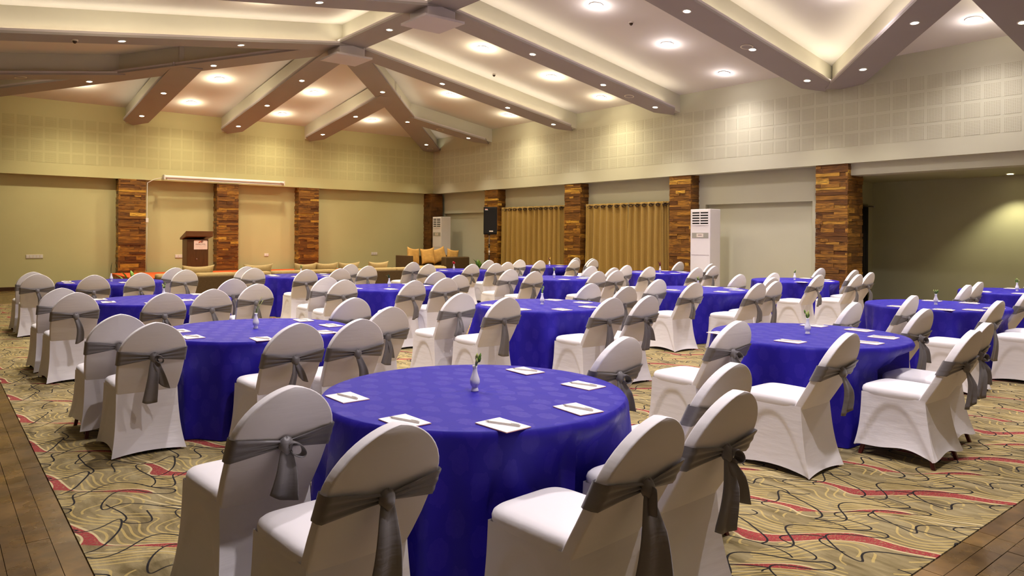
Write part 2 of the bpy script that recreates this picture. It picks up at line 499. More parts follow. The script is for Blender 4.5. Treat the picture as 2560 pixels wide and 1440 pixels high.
o = wl.obj('wall_left', M_wall); tag(o, 'sage painted wall over the timber strip', kind='structure')
o = MB().box((-3.2, YN - 0.2, -0.05), (18.3, YN, 6.8)).obj('wall_near', M_wall); tag(o, 'painted wall facing the stage', kind='structure')
for nm, lo, hi in (('baseboard_back', (-3.0, 23.925, 0), (4.1, 23.955, 0.10)), ('baseboard_right', (XL - 0.025, 8.3, 0), (XL + 0.005, 23.9, 0.10)), ('baseboard_recess', (17.975, YN, 0), (18.005, 8.2, 0.10))):
    o = MB().box(lo, hi).obj(nm, M_base); tag(o, 'dark timber skirting along the ' + nm.split('_')[1] + ' wall', kind='structure')

# perforated squares, each its own piece of the wall
pm, pmb = [MB().box((-0.135, -0.002, -0.135), (0.135, 0.003, 0.135)).mesh('perforated_panel', m_) for m_ in (M_perf, M_perfb)]
ZROW = (4.665, 4.335, 4.005, 3.675)
for i in range(42):
    for z in ZROW:
        link('perforated_panel', pmb, wall_back, (1.69 + i * 0.326, YW - 0.0015, z))
for i in range(60):
    for z in ZROW:
        link('perforated_panel', pm, wall_right, (XW - 0.0015, 4.465 + i * 0.326, z), -PI / 2)

# ceiling: hipped planes
cm = MB()
g1 = (XR - 0.03, 16.2)
hipY = YW - (XR - 0.05 + 0.1)
rz_ = ZT + SL * 7.67
A = [(-0.12, YN, ZT), (XW, YN, ZT), (XW, YW, ZT), (-0.12, YW, ZT), (7.57, YN, rz_), (7.57, YW - 7.67, rz_)]
cm.add(A, [(0, 4, 5, 3), (1, 2, 5, 4), (3, 5, 2)])
ceiling = cm.obj('ceiling', M_ceil, fix=False); tag(ceiling, 'pitched pinkish ceiling crossed by boxed beams', kind='structure')

H1, H2, H3, H4 = (7.5, 15.38), (7.5, 11.72), (7.5, 7.75), (7.5, 0.1)
BW = 0.66
BEAMS = []
def beam(a, b, tip=False, za=None, zb=None, wd=BW, strips=(1, 1), cover=0.0):
    """a boxed beam with a wider bottom board whose raised lips hide the cove strips"""
    a, b = Vector((*a, 0)), Vector((*b, 0))
    d = (b - a); L = d.length; d.normalize(); n = Vector((-d.y, d.x, 0))
    ha = za if za is not None else under(a.x, a.y)
    hb = zb if zb is not None else under(b.x, b.y)
    tl = 0.42 if tip else 0.0
    BEAMS.append((a.copy(), d.copy(), L, ha, (hb - ha) / L))
    k = (hb - ha) / L
    def P(s, t, z): q = a + d * s + n * t; return (q.x, q.y, ha + k * s + z)
    M = MB()
    h = wd / 2; e = L - tl
    def slab(t0, t1, z0, z1, s0=0.0, s1=None):
        s1 = e if s1 is None else s1
        M.add([P(s0, t0, z0), P(s1, t0, z0), P(s1, t1, z0), P(s0, t1, z0), P(s0, t0, z1), P(s1, t0, z1), P(s1, t1, z1), P(s0, t1, z1)],
              [(3, 2, 1, 0), (4, 5, 6, 7), (0, 1, 5, 4), (1, 2, 6, 5), (2, 3, 7, 6), (3, 0, 4, 7)])
    slab(-h, h, 0, 0.045)
    if tip:
        v = [P(e, -h, 0), P(e, h, 0), P(L, 0.0, 0), P(e, -h, 0.085), P(e, h, 0.085), P(L, 0.0, 0.085)]
        M.add(v, [(0, 2, 1), (3, 4, 5), (0, 1, 4, 3), (1, 2, 5, 4), (2, 0, 3, 5)])
    o = M.obj('beam', M_beam_shaded, ceiling)
    M = MB(); slab(-h, -h + 0.03, 0.045, 0.085); slab(h - 0.03, h, 0.045, 0.085)
    M.obj('cove_lip', M_lip_lit, o)
    M = MB(); slab(-h + 0.14, h - 0.14, 0.045, DROP + 0.02, 0, L)
    M.obj('beam_casing', M_casing, o)
    # real LED strips lying in the troughs on top of the board
    for sgn, on in zip((-1, 1), strips):
        if not on: continue
        ld = bpy.data.lights.new('cove_strip', 'AREA'); ld.shape = 'RECTANGLE'
        LL = (e - 0.6 - cover)
        ld.size = LL; ld.size_y = 0.03; ld.energy = P_COVE * LL * on; ld.color = C_COVE
        lo = bpy.data.objects.new('cove_strip', ld); COL.objects.link(lo)
        c = Vector(P(0.35 + cover / 2 + LL / 2, sgn * (h - 0.07), 0.062))
        xd = Vector(P(1, 0, 0)) - Vector(P(0, 0, 0)); xd.normalize()
        zd = -(Vector((0, 0, 1)) + n * sgn * 1.3 - xd * xd.z).normalized()    # emit along -Z axis of the lamp
        yd = zd.cross(xd).normalized(); zd = xd.cross(yd)
        mt = Matrix((xd, yd, zd)).transposed().to_4x4(); mt.translation = c
        lo.matrix_world = mt
    return o
HIP_R, HIP_L = (XW - 0.12, YW - 0.12), (-0.1, 23.1)
RB = [(H1, (XW, 15.95)), (H2, (XW, 12.09)), (H3, (XW, 7.98))]
for a, b in RB: beam(a, b, True, strips=(1, 0))
beam(H1, HIP_R, False, strips=(0.25, 0))                     # hip to the far corner
beam(H1, HIP_L, False, strips=(0, 0))
beam((11.75, 20.0), (XW, 20.15), True, strips=(0, 0.6))                        # jack beams on the side wall
beam((10.25, 18.2), (10.22, YW), True, strips=(0, 0.3))                        # beams running to the stage wall
beam((7.5, 15.38), (7.46, YW), True, strips=(0, 0.3))
beam((4.75, 18.0), (4.72, YW), True, strips=(0, 0.3))
beam((3.62, 19.35), (-0.1, 19.3), strips=(1, 0))
beam(H1, (-0.1, 15.1), strips=(0, 1)); beam(H2, (-0.1, 11.5), strips=(0, 1)); beam(H3, (-0.1, 7.6), strips=(0, 1))
beam(H1, H2, strips=(1, 0.4)); beam(H2, H3, strips=(1, 0.4)); beam(H3, H4)
beam(H4, (XW, 7.62), False, strips=(0, 1))                                   # diagonal meeting the third rafter
beam((11.3, 3.8), (XW, 3.85), True)
for hx, hy in (H1, H2, H3):
    zb = 5.62
    M = MB().box((hx - 0.31, hy - 0.31, zb + 0.04), (hx + 0.31, hy + 0.31, 6.0))
    hb_ = M.obj('hub_box', M_lip_lit, ceiling)
    MB().box((hx - 0.44, hy - 0.44, zb), (hx + 0.44, hy + 0.44, zb + 0.045)).obj('hub_plate', M_lip_lit, hb_)

# timber clad pillars: a core plus strips, every strip a piece of its own
def pillar(lo, hi, faces, label, seed, rowh=0.075, single=True):
    p = MB().box((lo[0] + 0.03, lo[1] + 0.03, lo[2]), (hi[0] - 0.03, hi[1] - 0.03, hi[2])).obj('pillar', M_core)
    tag(p, label, kind='structure')
    q = random.Random(seed)
    mb = MB()
    for face in faces:
        ax = 1 if face in ('-X', '+X') else 0
        z = lo[2]
        while z < hi[2] - 0.01:
            h = min(rowh * q.choice((0.7, 0.85, 1, 1.0, 1.15, 1.4)), hi[2] - z)
            a = lo[ax]
            while a < hi[ax] - 0.02:
                L = q.choice((0.18, 0.3, 0.42, 0.55, 0.8))
                b = min(a + L, hi[ax])
                if hi[ax] - b < 0.1: b = hi[ax]
                dp = q.uniform(-0.012, 0.012)
                if face == '-X': l_, h_ = (lo[0] + dp, a + 0.001, z + 0.001), (lo[0] + 0.05, b - 0.001, z + h - 0.002)
                elif face == '-Y': l_, h_ = (a + 0.001, lo[1] + dp, z + 0.001), (b - 0.001, lo[1] + 0.05, z + h - 0.002)
                if single: piece('timber_strip', l_, h_, M_strip, p)
                else: mb.box(l_, h_)
                a = b
            z += h
    if not single:
        o = mb.obj('timber_strips', M_strip, p); tag(o, kind='stuff')
    return p
PX0, PX1 = 15.27, 15.66
pillar((PX0, 7.48, 0), (15.95, 8.20, ZF), ('-X', '-Y'), 'wide timber clad pillar at the side recess opening', 11)
pillar((PX0, 11.56, 0), (PX1, 12.25, ZF), ('-X', '-Y'), 'timber clad pillar behind the air conditioner between niche and curtains', 12)
pillar((PX0, 15.60, 0), (PX1, 16.30, ZF), ('-X', '-Y'), 'timber clad pillar between the two pairs of gold curtains', 13)
pillar((PX0, 19.66, 0), (PX1, 20.40, ZF), ('-X', '-Y'), 'timber clad pillar behind the black loudspeaker', 14)
pillar((14.98, 23.42, 0), (15.5, 23.95, ZF), ('-X', '-Y'), 'dark narrow pillar in the corner behind an air conditioner', 15, single=False)
pillar((4.34, 23.6, 0), (5.07, 23.97, ZF), ('-X', '-Y'), 'timber clad pillar with a white cable on the stage wall', 16)
pillar((7.12, 23.6, 0), (7.79, 23.97, ZF), ('-X', '-Y'), 'timber clad pillar beside the wooden lectern', 17)
pillar((9.80, 23.6, 0), (10.52, 23.97, ZF), ('-X', '-Y'), 'timber clad pillar at the far end of the projector screen', 18)

# dark doorway with a rod in the recess
d1 = MB().box((16.9, 8.36, 0), (17.75, 8.40, 2.42)).obj('door_1', M_slot)
tag(d1, 'dark doorway at the end of the side recess', kind='structure')
cr = empty('curtain_rod', (17.35, 8.12, 2.36))
tag(cr, 'short dark curtain rod over the recess doorway', 'curtain rod')
MB().tube([(-0.5, 0, 0), (0.5, 0, 0)], 0.014, 8).obj('rod', M_bronze, cr, True)
for sx in (-0.45, 0.45): MB().tube([(sx, 0, 0), (sx, 0.08, 0)], 0.01, 6).obj('bracket', M_bronze, cr, True)
MB().lathe([(0.001, -0.03), (0.025, -0.015), (0.03, 0), (0.025, 0.015), (0.001, 0.03)], 10, (0.53, 0)).obj('finial', M_chrome, cr, True)
cu = MB()
n = 30
cu.loft([[(-0.4 + 0.62 * k / n, 0.03 * math.sin(k * 1.3), z) for k in range(n + 1)] for z in (-2.33, -1.2, -0.02)], closed=False)
o = cu.obj('curtain', M_dark, None, True, loc=(17.35, 8.12, 2.36)); sd = o.modifiers.new('s', 'SOLIDIFY'); sd.thickness = 0.006
tag(o, 'black curtain hanging in the recess doorway', 'curtain')
# ------------------------------------------------------------------ ceiling fixtures
def disc_mesh(name, r, z0, z1, mat, n=20):
    return MB().lathe([(r, z0), (r, z1)], n).mesh(name, mat, 30)
def ring_mesh(name, r0, r1, h, mat, n=20):
    pr = [(r0, 0.0), (r1, 0.0), (r1, h), (r0, h)]
    M = MB()
    rings = [[(r * math.cos(2 * PI * k / n), r * math.sin(2 * PI * k / n), z) for k in range(n)] for r, z in pr]
    M.loft(rings + [rings[0]], caps=False)
    return M.mesh(name, mat, 30)
RG_L = ring_mesh('trim_ring', 0.105, 0.135, 0.012, M_white)
RG_S = ring_mesh('trim_ring', 0.060, 0.080, 0.010, M_white)
LN_W = disc_mesh('lens', 0.106, 0.0, 0.006, E_WARM)
LN_C = disc_mesh('lens', 0.106, 0.0, 0.006, E_COOL)
LN_S = disc_mesh('lens', 0.061, 0.0, 0.006, E_SPOT)
def on_beam(x, y):
    best = None
    for a, d, L, ha, k in BEAMS:
        q = Vector((x, y, 0)) - a; sl = q.dot(d)
        if not -0.05 < sl < L: continue
        off = (q - d * sl).length
        if best is None or off < best[0]: best = (off, ha + k * sl, (k * d.x, k * d.y), (a + d * sl))
    return best
def downlight(x, y, large, label, cool=False, drop=0.0, normal=None):
    if large: z = roof(x, y) - 0.014
    else:
        _, zb_, normal, pt = on_beam(x, y)
        z = zb_ - 0.012
        if 'wall end' not in label: x, y = pt.x, pt.y
    t = empty('downlight', (x, y, z))
    tag(t, label, 'downlight', 'ceiling panel downlights' if large else 'beam spotlights')
    # tilt to the slope
    e = 0.05
    f = roof
    nx, ny = (f(x + e, y) - f(x - e, y)) / (2 * e), (f(x, y + e) - f(x, y - e)) / (2 * e)
    if normal is not None: nx, ny = normal
    nv = Vector((-nx, -ny, 1)).normalized()
    t.rotation_mode = 'QUATERNION'
    t.rotation_quaternion = Vector((0, 0, 1)).rotation_difference(nv)
    link('trim_ring', RG_L if large else RG_S, t)
    link('lens', (LN_C if cool else LN_W) if large else LN_S, t, (0, 0, 0.003))
    ld = bpy.data.lights.new('lamp', 'SPOT')
    ld.energy = (P_LARGE * (0.5 if x > 14 or y > 22 else 1.0)) if large else P_SMALL * (0.6 if x > 14 or y > 22 else 1.0)
    ld.color = (C_COOL if cool else C_WARM) if large else C_SPOT
    ld.spot_size = R(128 if large else 80); ld.spot_blend = 1.0 if large else 0.9
    ld.shadow_soft_size = 0.08 if large else 0.04
    lo = bpy.data.objects.new('lamp', ld); COL.objects.link(lo); lo.location = (x, y, z - 0.03)
    if large:      # added point fill below the lens, brightens the ceiling and the walls
        ld = bpy.data.lights.new('ceiling_fill', 'POINT'); ld.energy = P_FILL * (0.7 if x > 14 or y > 22 else 1.0) * (0.45 if cool else 1.0); ld.color = C_COOL if cool else C_WARM; ld.shadow_soft_size = 0.06
        lo = bpy.data.objects.new('ceiling_fill', ld); COL.objects.link(lo); lo.location = (x, y, z - 0.16)
    return t
LG = [(6.13, 20.2, 'bay left of the middle stage-wall beam, upper of two'), (6.03, 22.5, 'bay left of the middle stage-wall beam, beside the wall'),
      (3.11, 21.95, 'bay beyond the far corner beam over the timber floor'), (8.86, 20.24, 'bay right of the middle stage-wall beam, upper of two'),
      (8.81, 22.6, 'bay right of the middle stage-wall beam, beside the wall'), (11.79, 22.18, 'small bay next to the corner hip beam'),
      (12.01, 17.75, 'bay over the loudspeaker pillar, upper of two'), (14.3, 17.9, 'bay over the loudspeaker pillar, beside the wall'),
      (10.16, 13.69, 'bay over the curtains, uppermost of three'), (12.43, 13.78, 'bay over the curtains, middle of three'), (14.35, 13.87, 'bay over the curtains, beside the wall'),
      (9.99, 9.81, 'bay over the large niche, uppermost of three'), (12.27, 9.93, 'bay over the large niche, middle of three'), (14.38, 9.97, 'bay over the large niche, beside the wall'),
      (14.21, 4.76, 'bay over the recess opening beyond the V beam')]
for x, y, s in LG:
    cool = y < 11
    downlight(x, y, True, ('cool white' if cool else 'warm') + ' round downlight in the ceiling ' + s, cool)
# the fittings of the bays that the photograph does not reach
for x, y in ((12.0, 6.0), (9.9, 5.0), (5.0, 9.8), (2.6, 9.8), (5.0, 5.5), (2.4, 5.5), (5.0, 13.5), (2.5, 13.5), (9.9, 1.4), (12.3, 0.8), (5.0, 1.2), (2.5, 1.2)):
    downlight(x, y, True, 'round downlight in a ceiling bay above the camera', y < 11)
SM = [(2.84, 15.12, 'beam crossing above the stage tables, outer one'), (5.08, 15.15, 'beam crossing above the stage tables, inner one'),
      (2.84, 19.75, 'far corner hip beam, lower end'), (5.1, 17.55, 'far corner hip beam, upper end'),
      (4.73, 20.19, 'beam over the cabled pillar, upper one'), (4.72, 22.57, 'beam over the cabled pillar, beside the wall'),
      (7.49, 17.89, 'beam over the lectern pillar, uppermost'), (7.48, 20.29, 'beam over the lectern pillar, middle'), (7.46, 22.68, 'beam over the lectern pillar, beside the wall'),
      (10.24, 20.33, 'beam over the screen-end pillar, upper one'), (10.23, 22.67, 'beam over the screen-end pillar, beside the wall'),
      (7.5, 13.38, 'ridge beam between the two hub boxes'),
      (9.82, 17.85, 'corner hip beam, upper'), (12.04, 20.25, 'corner hip beam, middle'), (14.28, 22.66, 'corner hip beam, beside the corner'),
      (10.28, 15.6, 'beam to the pillar between the curtains, upper'), (12.57, 15.75, 'beam to the pillar between the curtains, middle'), (14.41, 15.88, 'beam to the pillar between the curtains, wall end'),
      (14.34, 20.1, 'short beam over the loudspeaker pillar'),
      (10.13, 11.85, 'beam to the air conditioner pillar, upper'), (12.43, 11.97, 'beam to the air conditioner pillar, middle'), (14.43, 12.05, 'beam to the air conditioner pillar, wall end'),
      (14.39, 7.93, 'first arm of the V beam, wall end'), (14.3, 6.72, 'second arm of the V beam, wall end'), (12.65, 5.1, 'second arm of the V beam, further up'),
      (5.18, 11.6, 'beam above the front hub, edge of ceiling')]
for x, y, s in SM:
    nrm = None
    if abs(x - 7.5) < 0.12 and y < 15.5: nrm = (0, 0)
    elif abs(x - 7.48) < 0.12: nrm = (0, -SL)
    elif 'V beam' in s and y < 7.5: nrm = (-SL / 2, -SL / 2)
    elif 'hip' in s: nrm = (SL * (0.5 if x < 6 else -0.5), -SL * 0.5)
    z_fix = 0.0
    downlight(x, y, False, 'small spotlight in the ' + s, False, z_fix, nrm)
for x, y in ((12.3, 7.85), (10.2, 7.8), (2.8, 11.6), (2.8, 7.6), (5.1, 7.7), (7.5, 9.8), (7.5, 5.5), (13.5, 3.83)):
    downlight(x, y, False, 'small spotlight in a beam above the camera', False, 0.0, (0, 0) if abs(x - 7.5) < 0.1 else None)
# recess lamp that throws the scallop on the olive wall
t = empty('downlight', (17.45, 5.15, 2.945)); tag(t, 'downlight in the recess soffit beside the olive wall', 'downlight')
link('trim_ring', RG_S, t, (0, 0, -0.008)); link('lens', LN_S, t, (0, 0, -0.004))
ld = bpy.data.lights.new('lamp', 'SPOT'); ld.energy = 120; ld.color = (1, 0.93, 0.66); ld.spot_size = R(100); ld.spot_blend = 0.6; ld.shadow_soft_size = 0.04
lo = bpy.data.objects.new('lamp', ld); COL.objects.link(lo); lo.location = (17.45, 5.15, 2.9)
# detectors and ceiling speakers
def detector(x, y, z, label):
    t = empty('smoke_detector', (x, y, z)); tag(t, label, 'smoke detector')
    MB().lathe([(0.055, 0.02), (0.055, 0.0), (0.05, -0.01)], 16).obj('base_plate', M_offwhite, t, 30)
    MB().lathe([(0.04, -0.01), (0.03, -0.04), (0.012, -0.055)], 16).obj('sensor_head', M_bronze, t, 30)
detector(10.98, 9.8, roof(10.98, 9.8) - 0.015, 'round smoke detector in the ceiling bay over the large niche')
detector(11.53, 15.03, roof(11.53, 15.03) - 0.015, 'round smoke detector at the edge of the curtain bay')
detector(2.07, 15.2, on_beam(2.07, 15.2)[1] - 0.02, 'smoke detector under the long crossing beam')
def ceiling_speaker(x, y, z, label, nrm):
    _, z, nrm, _p = on_beam(x, y); z -= 0.014
    t = empty('ceiling_speaker', (x, y, z)); tag(t, label, 'speaker')
    t.rotation_mode = 'QUATERNION'
    t.rotation_quaternion = Vector((0, 0, 1)).rotation_difference(Vector((-nrm[0], -nrm[1], 1)).normalized())
    link('rim', ring_mesh('rim', 0.10, 0.12, 0.012, M_offwhite), t)
    MB().lathe([(0.101, 0.002), (0.101, 0.008)], 20).obj('speaker_grille', M_beam_shaded, t, 30)
ceiling_speaker(13.4, 12.01, under(13.4, 12.01) - 0.014, 'flush round speaker in the beam to the air conditioner pillar', (-SL, 0))
ceiling_speaker(14.75, 23.16, under(14.75, 23.16) - 0.014, 'flush round speaker at the corner end of the hip beam', (-SL / 2, -SL / 2))
ceiling_speaker(12.12, 7.9, under(12.12, 7.9) - 0.014, 'flush round speaker in the first arm of the V beam', (-SL, 0))
ceiling_speaker(13.16, 20.07, under(13.16, 20.07) - 0.014, 'flush round speaker in the short beam by the corner', (-SL, 0))
ceiling_speaker(1.6, 19.32, under(1.6, 19.32) - 0.014, 'flush round speaker in the beam over the timber floor', (SL, 0))
# ------------------------------------------------------------------ stage wall furniture
def plate(x, z, wd, hh, n, label):
    t = empty('socket_plate', (x, 23.95, z)); tag(t, label, 'socket')
    o = MB().box((-wd / 2, -0.012, -hh / 2), (wd / 2, 0.0, hh / 2)).obj('cover_plate', M_offwhite, t); bevel(o, 0.004)
    for i in range(n):
        cx = -wd / 2 + wd * (i + 0.5) / n
        MB().box((cx - 0.028, -0.017, -0.035), (cx + 0.028, -0.011, 0.035)).obj('socket', M_white, t)
plate(2.33, 0.93, 0.40, 0.11, 5, 'long white socket plate low on the wall over the timber floor')
plate(6.11, 0.89, 0.27, 0.11, 3, 'white three-gang socket plate behind the lectern')
plate(8.83, 0.90, 0.15, 0.10, 2, 'small white socket plate between lectern pillar and screen-end pillar')
plate(12.85, 0.90, 0.25, 0.11, 3, 'white socket plate on the wall near the corner sofa')

t = empty('projector_screen', (5.55, 23.56, 3.29)); tag(t, 'rolled up white projector screen along the wall over the lectern', 'projector screen')
L = 3.72
M = MB().tube([(0.02, 0, 0.01), (L - 0.02, 0, 0.01)], 0.055, 12); o = M.obj('casing', M_white, t, 40)
MB().tube([(0.09, -0.02, -0.062), (L - 0.09, -0.02, -0.062)], 0.016, 8).obj('bottom_bar', M_white, t, 40)
MB().tube([(0.08, -0.012, -0.045), (L - 0.08, -0.012, -0.045)], 0.011, 6).obj('rolled_fabric', M_dark, t, 40)
for xx in (0.0, L - 0.03): MB().box((xx, -0.065, -0.07), (xx + 0.03, 0.139, 0.075)).obj('end_bracket', M_white, t)
MB().box((L - 0.16, -0.058, -0.005), (L - 0.07, -0.05, 0.015)).obj('maker_badge', M_ink, t)
t = empty('power_cable', (5.10, 23.6, 0)); tag(t, 'white cable running down the edge of the pillar to the stage', 'cable')
MB().tube([(0, 0.0, 0.46), (0.0, 0.0, 1.2), (0.003, 0, 1.9), (0.0, -0.01, 2.6), (0.01, 0, 3.1), (0.2, -0.02, 3.22), (0.45, -0.03, 3.28)], 0.009, 6).obj('cord', M_white, t, True)
o = MB().box((-0.035, -0.04, 1.92), (0.035, -0.005, 2.05)).obj('switch_box', M_white, t); bevel(o, 0.006)

t = empty('stage', (0, 0, 0)); tag(t, 'low stage platform with red carpet and pale pleated skirt', 'stage')
MB().box((4.14, 20.4, 0.36), (11.0, 23.58, 0.43)).obj('carpet_top', M_stage, t)
sk = MB()
def pleat(p0, p1):
    p0, p1 = Vector(p0), Vector(p1); d = (p1 - p0); Ln = d.length; d.normalize(); nn = Vector((d.y, -d.x, 0))
    k = int(Ln / 0.03)
    pts = [p0 + d * (Ln * i / k) + nn * (0.012 * math.sin(i * 1.7)) for i in range(k + 1)]
    sk.loft([[(p.x, p.y, z) for p in pts] for z in (0.0, 0.2, 0.40)], closed=False)
pleat((4.15, 23.57, 0), (4.15, 20.42, 0)); pleat((4.15, 20.42, 0), (10.98, 20.42, 0)); pleat((10.98, 20.42, 0), (10.98, 23.57, 0))
sk.obj('skirt', M_stripe, t, True)

# lectern on the stage
t = empty('lectern', (6.2, 22.62, 0.43)); tag(t, 'brown wooden lectern on the red stage with a white sign', 'lectern')
o = MB().box((-0.30, -0.28, 0.05), (0.30, 0.22, 1.0)).obj('body', M_podium, t); bevel(o, 0.008)
o = MB().box((-0.33, -0.31, 0.0), (0.33, 0.25, 0.05)).obj('plinth', M_podium, t); bevel(o, 0.006)
M = MB()
v = []
for x_ in (-0.35, 0.41):
    v += [(x_, -0.36, 1.08), (x_, 0.30, 0.98), (x_, 0.30, 1.04), (x_, -0.36, 1.24)]
M.add(v, [(0, 1, 2, 3), (7, 6, 5, 4), (0, 4, 5, 1), (1, 5, 6, 2), (2, 6, 7, 3), (3, 7, 4, 0)])
o = M.obj('reading_top', M_ptop, t); bevel(o, 0.008)
sg = MB().prism([(-0.10, 0), (0.27, 0), (0.28, 0.01), (0.28, 0.25), (0.26, 0.27), (-0.08, 0.27), (-0.10, 0.25)], 0, 0.008).obj('sign_plate', M_paper, t)
sg.rotation_euler = (R(90), 0, 0); sg.location = (-0.01, -0.282, 0.70)
def text(body, size, loc, mat, parent, name='lettering', rot=(0, 0, 0), ext=0.0008):
    cu = bpy.data.curves.new(name, 'FONT'); cu.body = body; cu.size = size; cu.align_x = 'CENTER'; cu.extrude = ext
    cu.materials.append(mat)
    tmp = bpy.data.objects.new(name, cu); COL.objects.link(tmp)
    dg = bpy.context.evaluated_depsgraph_get()
    me = bpy.data.meshes.new_from_object(tmp.evaluated_get(dg))
    bpy.data.objects.remove(tmp)
    if not me.materials: me.materials.append(mat)
    o = link(name, me, parent, loc); o.rotation_euler = rot
    return o
text('INNOTEL', 0.068, (0.09, 0.125, 0.010), M_ink, sg)
M = MB()
for a0, rr, ww in ((0.1, 0.030, 0.012), (2.4, 0.026, 0.014)):
    pts = [(0.125 + rr * math.cos(a0 + k * 0.5), 0.228 + rr * 0.8 * math.sin(a0 + k * 0.5), 0.011) for k in range(8)]
    M.tube(pts, [0.003 + 0.006 * math.sin(PI * k / 7) for k in range(8)], 6)
M.obj('emblem', M_maroon, sg, True)
pts = [(0.025 + 0.012 * k, 0.205 + 0.006 * k, 0.011) for k in range(7)]
MB().tube(pts, [0.004 + 0.011 * math.sin(PI * k / 6) for k in range(7)], 6).obj('emblem_sweep', M_gold, sg, True)
MB().box((-0.05, 0.075, 0.008), (0.23, 0.079, 0.009)).obj('small_print', M_tan, sg)
MB().box((0.04, 0.04, 0.008), (0.15, 0.044, 0.009)).obj('small_print', M_ink, sg)
M = MB().lathe([(0.001, 0.02), (0.016, 0.016), (0.018, 0.0)], 10); o = M.obj('knob', M_chrome, t, True); o.rotation_euler = (R(90), 0, 0); o.location = (-0.03, -0.28, 0.42)

# ------------------------------------------------------------------ air conditioners
def air_con(y1, label):
    # front faces -X, 0.57 wide along Y, 0.40 deep
    t = empty('air_conditioner', (14.75, y1, 0)); tag(t, label, 'air conditioner', 'floor standing air conditioners')
    W_, H_, D_ = 0.58, 2.28, 0.42
    M = MB().box((0.0, -W_, 0.02), (D_, 0.0, H_)); o = M.obj('cabinet', M_white, t); bevel(o, 0.012)
    g = MB().box((-0.004, -W_ + 0.06, H_ - 0.40), (0.02, -0.06, H_ - 0.06)).obj('outlet_grille', M_slot, t)
    for i in range(6): MB().box((-0.012, -W_ + 0.055, H_ - 0.40 + i * 0.065), (0.004, -0.055, H_ - 0.367 + i * 0.065)).obj('slat', M_white, g)
    MB().box((-0.014, -W_ / 2 - 0.012, H_ - 0.40), (0.0, -W_ / 2 + 0.012, H_ - 0.06)).obj('mullion', M_white, g)
    s = MB().box((-0.006, -W_ + 0.05, H_ - 0.71), (0.0, -0.05, H_ - 0.58)).obj('display_strip', M_strip_grey, t)
    MB().box((-0.009, -W_ / 2 - 0.10, H_ - 0.69), (-0.005, -W_ / 2 + 0.10, H_ - 0.60)).obj('display', M_offwhite, s)
    MB().box((-0.011, -W_ / 2 - 0.055, H_ - 0.648), (-0.008, -W_ / 2 + 0.055, H_ - 0.628)).obj('maker_badge', M_ink, s)
    MB().box((-0.003, -W_ + 0.03, H_ - 1.13), (0.0, -0.03, H_ - 1.122)).obj('panel_seam', M_ink, t)
    g = MB().box((-0.003, -W_ + 0.05, 0.12), (0.0, -0.05, 0.56)).obj('intake_grille', M_slot, t)
    for i in range(9): MB().box((-0.008, -W_ + 0.045, 0.115 + i * 0.05), (0.0, -0.045, 0.15 + i * 0.05)).obj('slat', M_white, g)
    MB().box((0.02, -W_ + 0.02, 0.0), (D_ - 0.02, -0.02, 0.03)).obj('base', M_dark, t)
air_con(11.17, 'tall white air conditioner standing before the pillar beside the large niche')
air_con(22.95, 'tall white air conditioner in the corner behind the sofa with orange cushions')

# ------------------------------------------------------------------ loudspeaker
t = empty('speaker_stand', (13.32, 17.55, 0)); tag(t, 'black tripod stand carrying the loudspeaker', 'speaker stand')
MB().tube([(0, 0, 0.12), (0, 0, 1.0)], 0.022, 10).obj('lower_pole', M_dark, t, 40)
MB().tube([(0, 0, 0.95), (0, 0, 1.597)], 0.016, 10).obj('upper_pole', M_chrome, t, 40)
MB().tube([(0, 0, 1.22), (0, 0, 1.34)], 0.026, 10).obj('collar', M_dark, t, 40)
MB().tube([(0, 0, 1.08), (0, 0, 1.14)], 0.024, 10).obj('clamp', M_white, t, 40)
MB().tube([(0.01, 0, 1.3), (-0.06, -0.05, 1.3)], 0.012, 8).obj('knob', M_chrome, t, 40)
for k in range(3):
    a = k * 2 * PI / 3 + 0.4
    MB().tube([(0.02 * math.cos(a), 0.02 * math.sin(a), 0.62), (0.48 * math.cos(a), 0.48 * math.sin(a), 0.012)], 0.012, 8).obj('leg', M_dark, t, 40)
    MB().tube([(0.02 * math.cos(a), 0.02 * math.sin(a), 0.25), (0.24 * math.cos(a), 0.24 * math.sin(a), 0.32)], 0.008, 6).obj('brace', M_dark, t, 40)
t = empty('loudspeaker', (13.32, 17.55, 1.60), R(-28)); tag(t, 'black loudspeaker on the tripod stand before the timber pillar', 'loudspeaker')
o = MB().prism([(-0.21, -0.2), (0.21, -0.2), (0.14, 0.2), (-0.14, 0.2)], 0.03, 0.86).obj('cabinet', M_black, t); bevel(o, 0.015)
o = MB().box((-0.19, -0.215, 0.06), (0.19, -0.198, 0.83)).obj('front_grille', M_black, t); bevel(o, 0.008)
MB().box((-0.04, -0.222, 0.11), (0.08, -0.214, 0.145)).obj('maker_badge', M_offwhite, t)
MB().box((-0.17, -0.219, 0.76), (-0.08, -0.214, 0.775)).obj('sticker', M_white, t)
MB().box((-0.17, -0.219, 0.78), (-0.09, -0.214, 0.80)).obj('sticker', M_pink, t)
MB().tube([(0, 0, 0.0), (0, 0, 0.04)], 0.03, 10).obj('pole_socket', M_dark, t, 40)

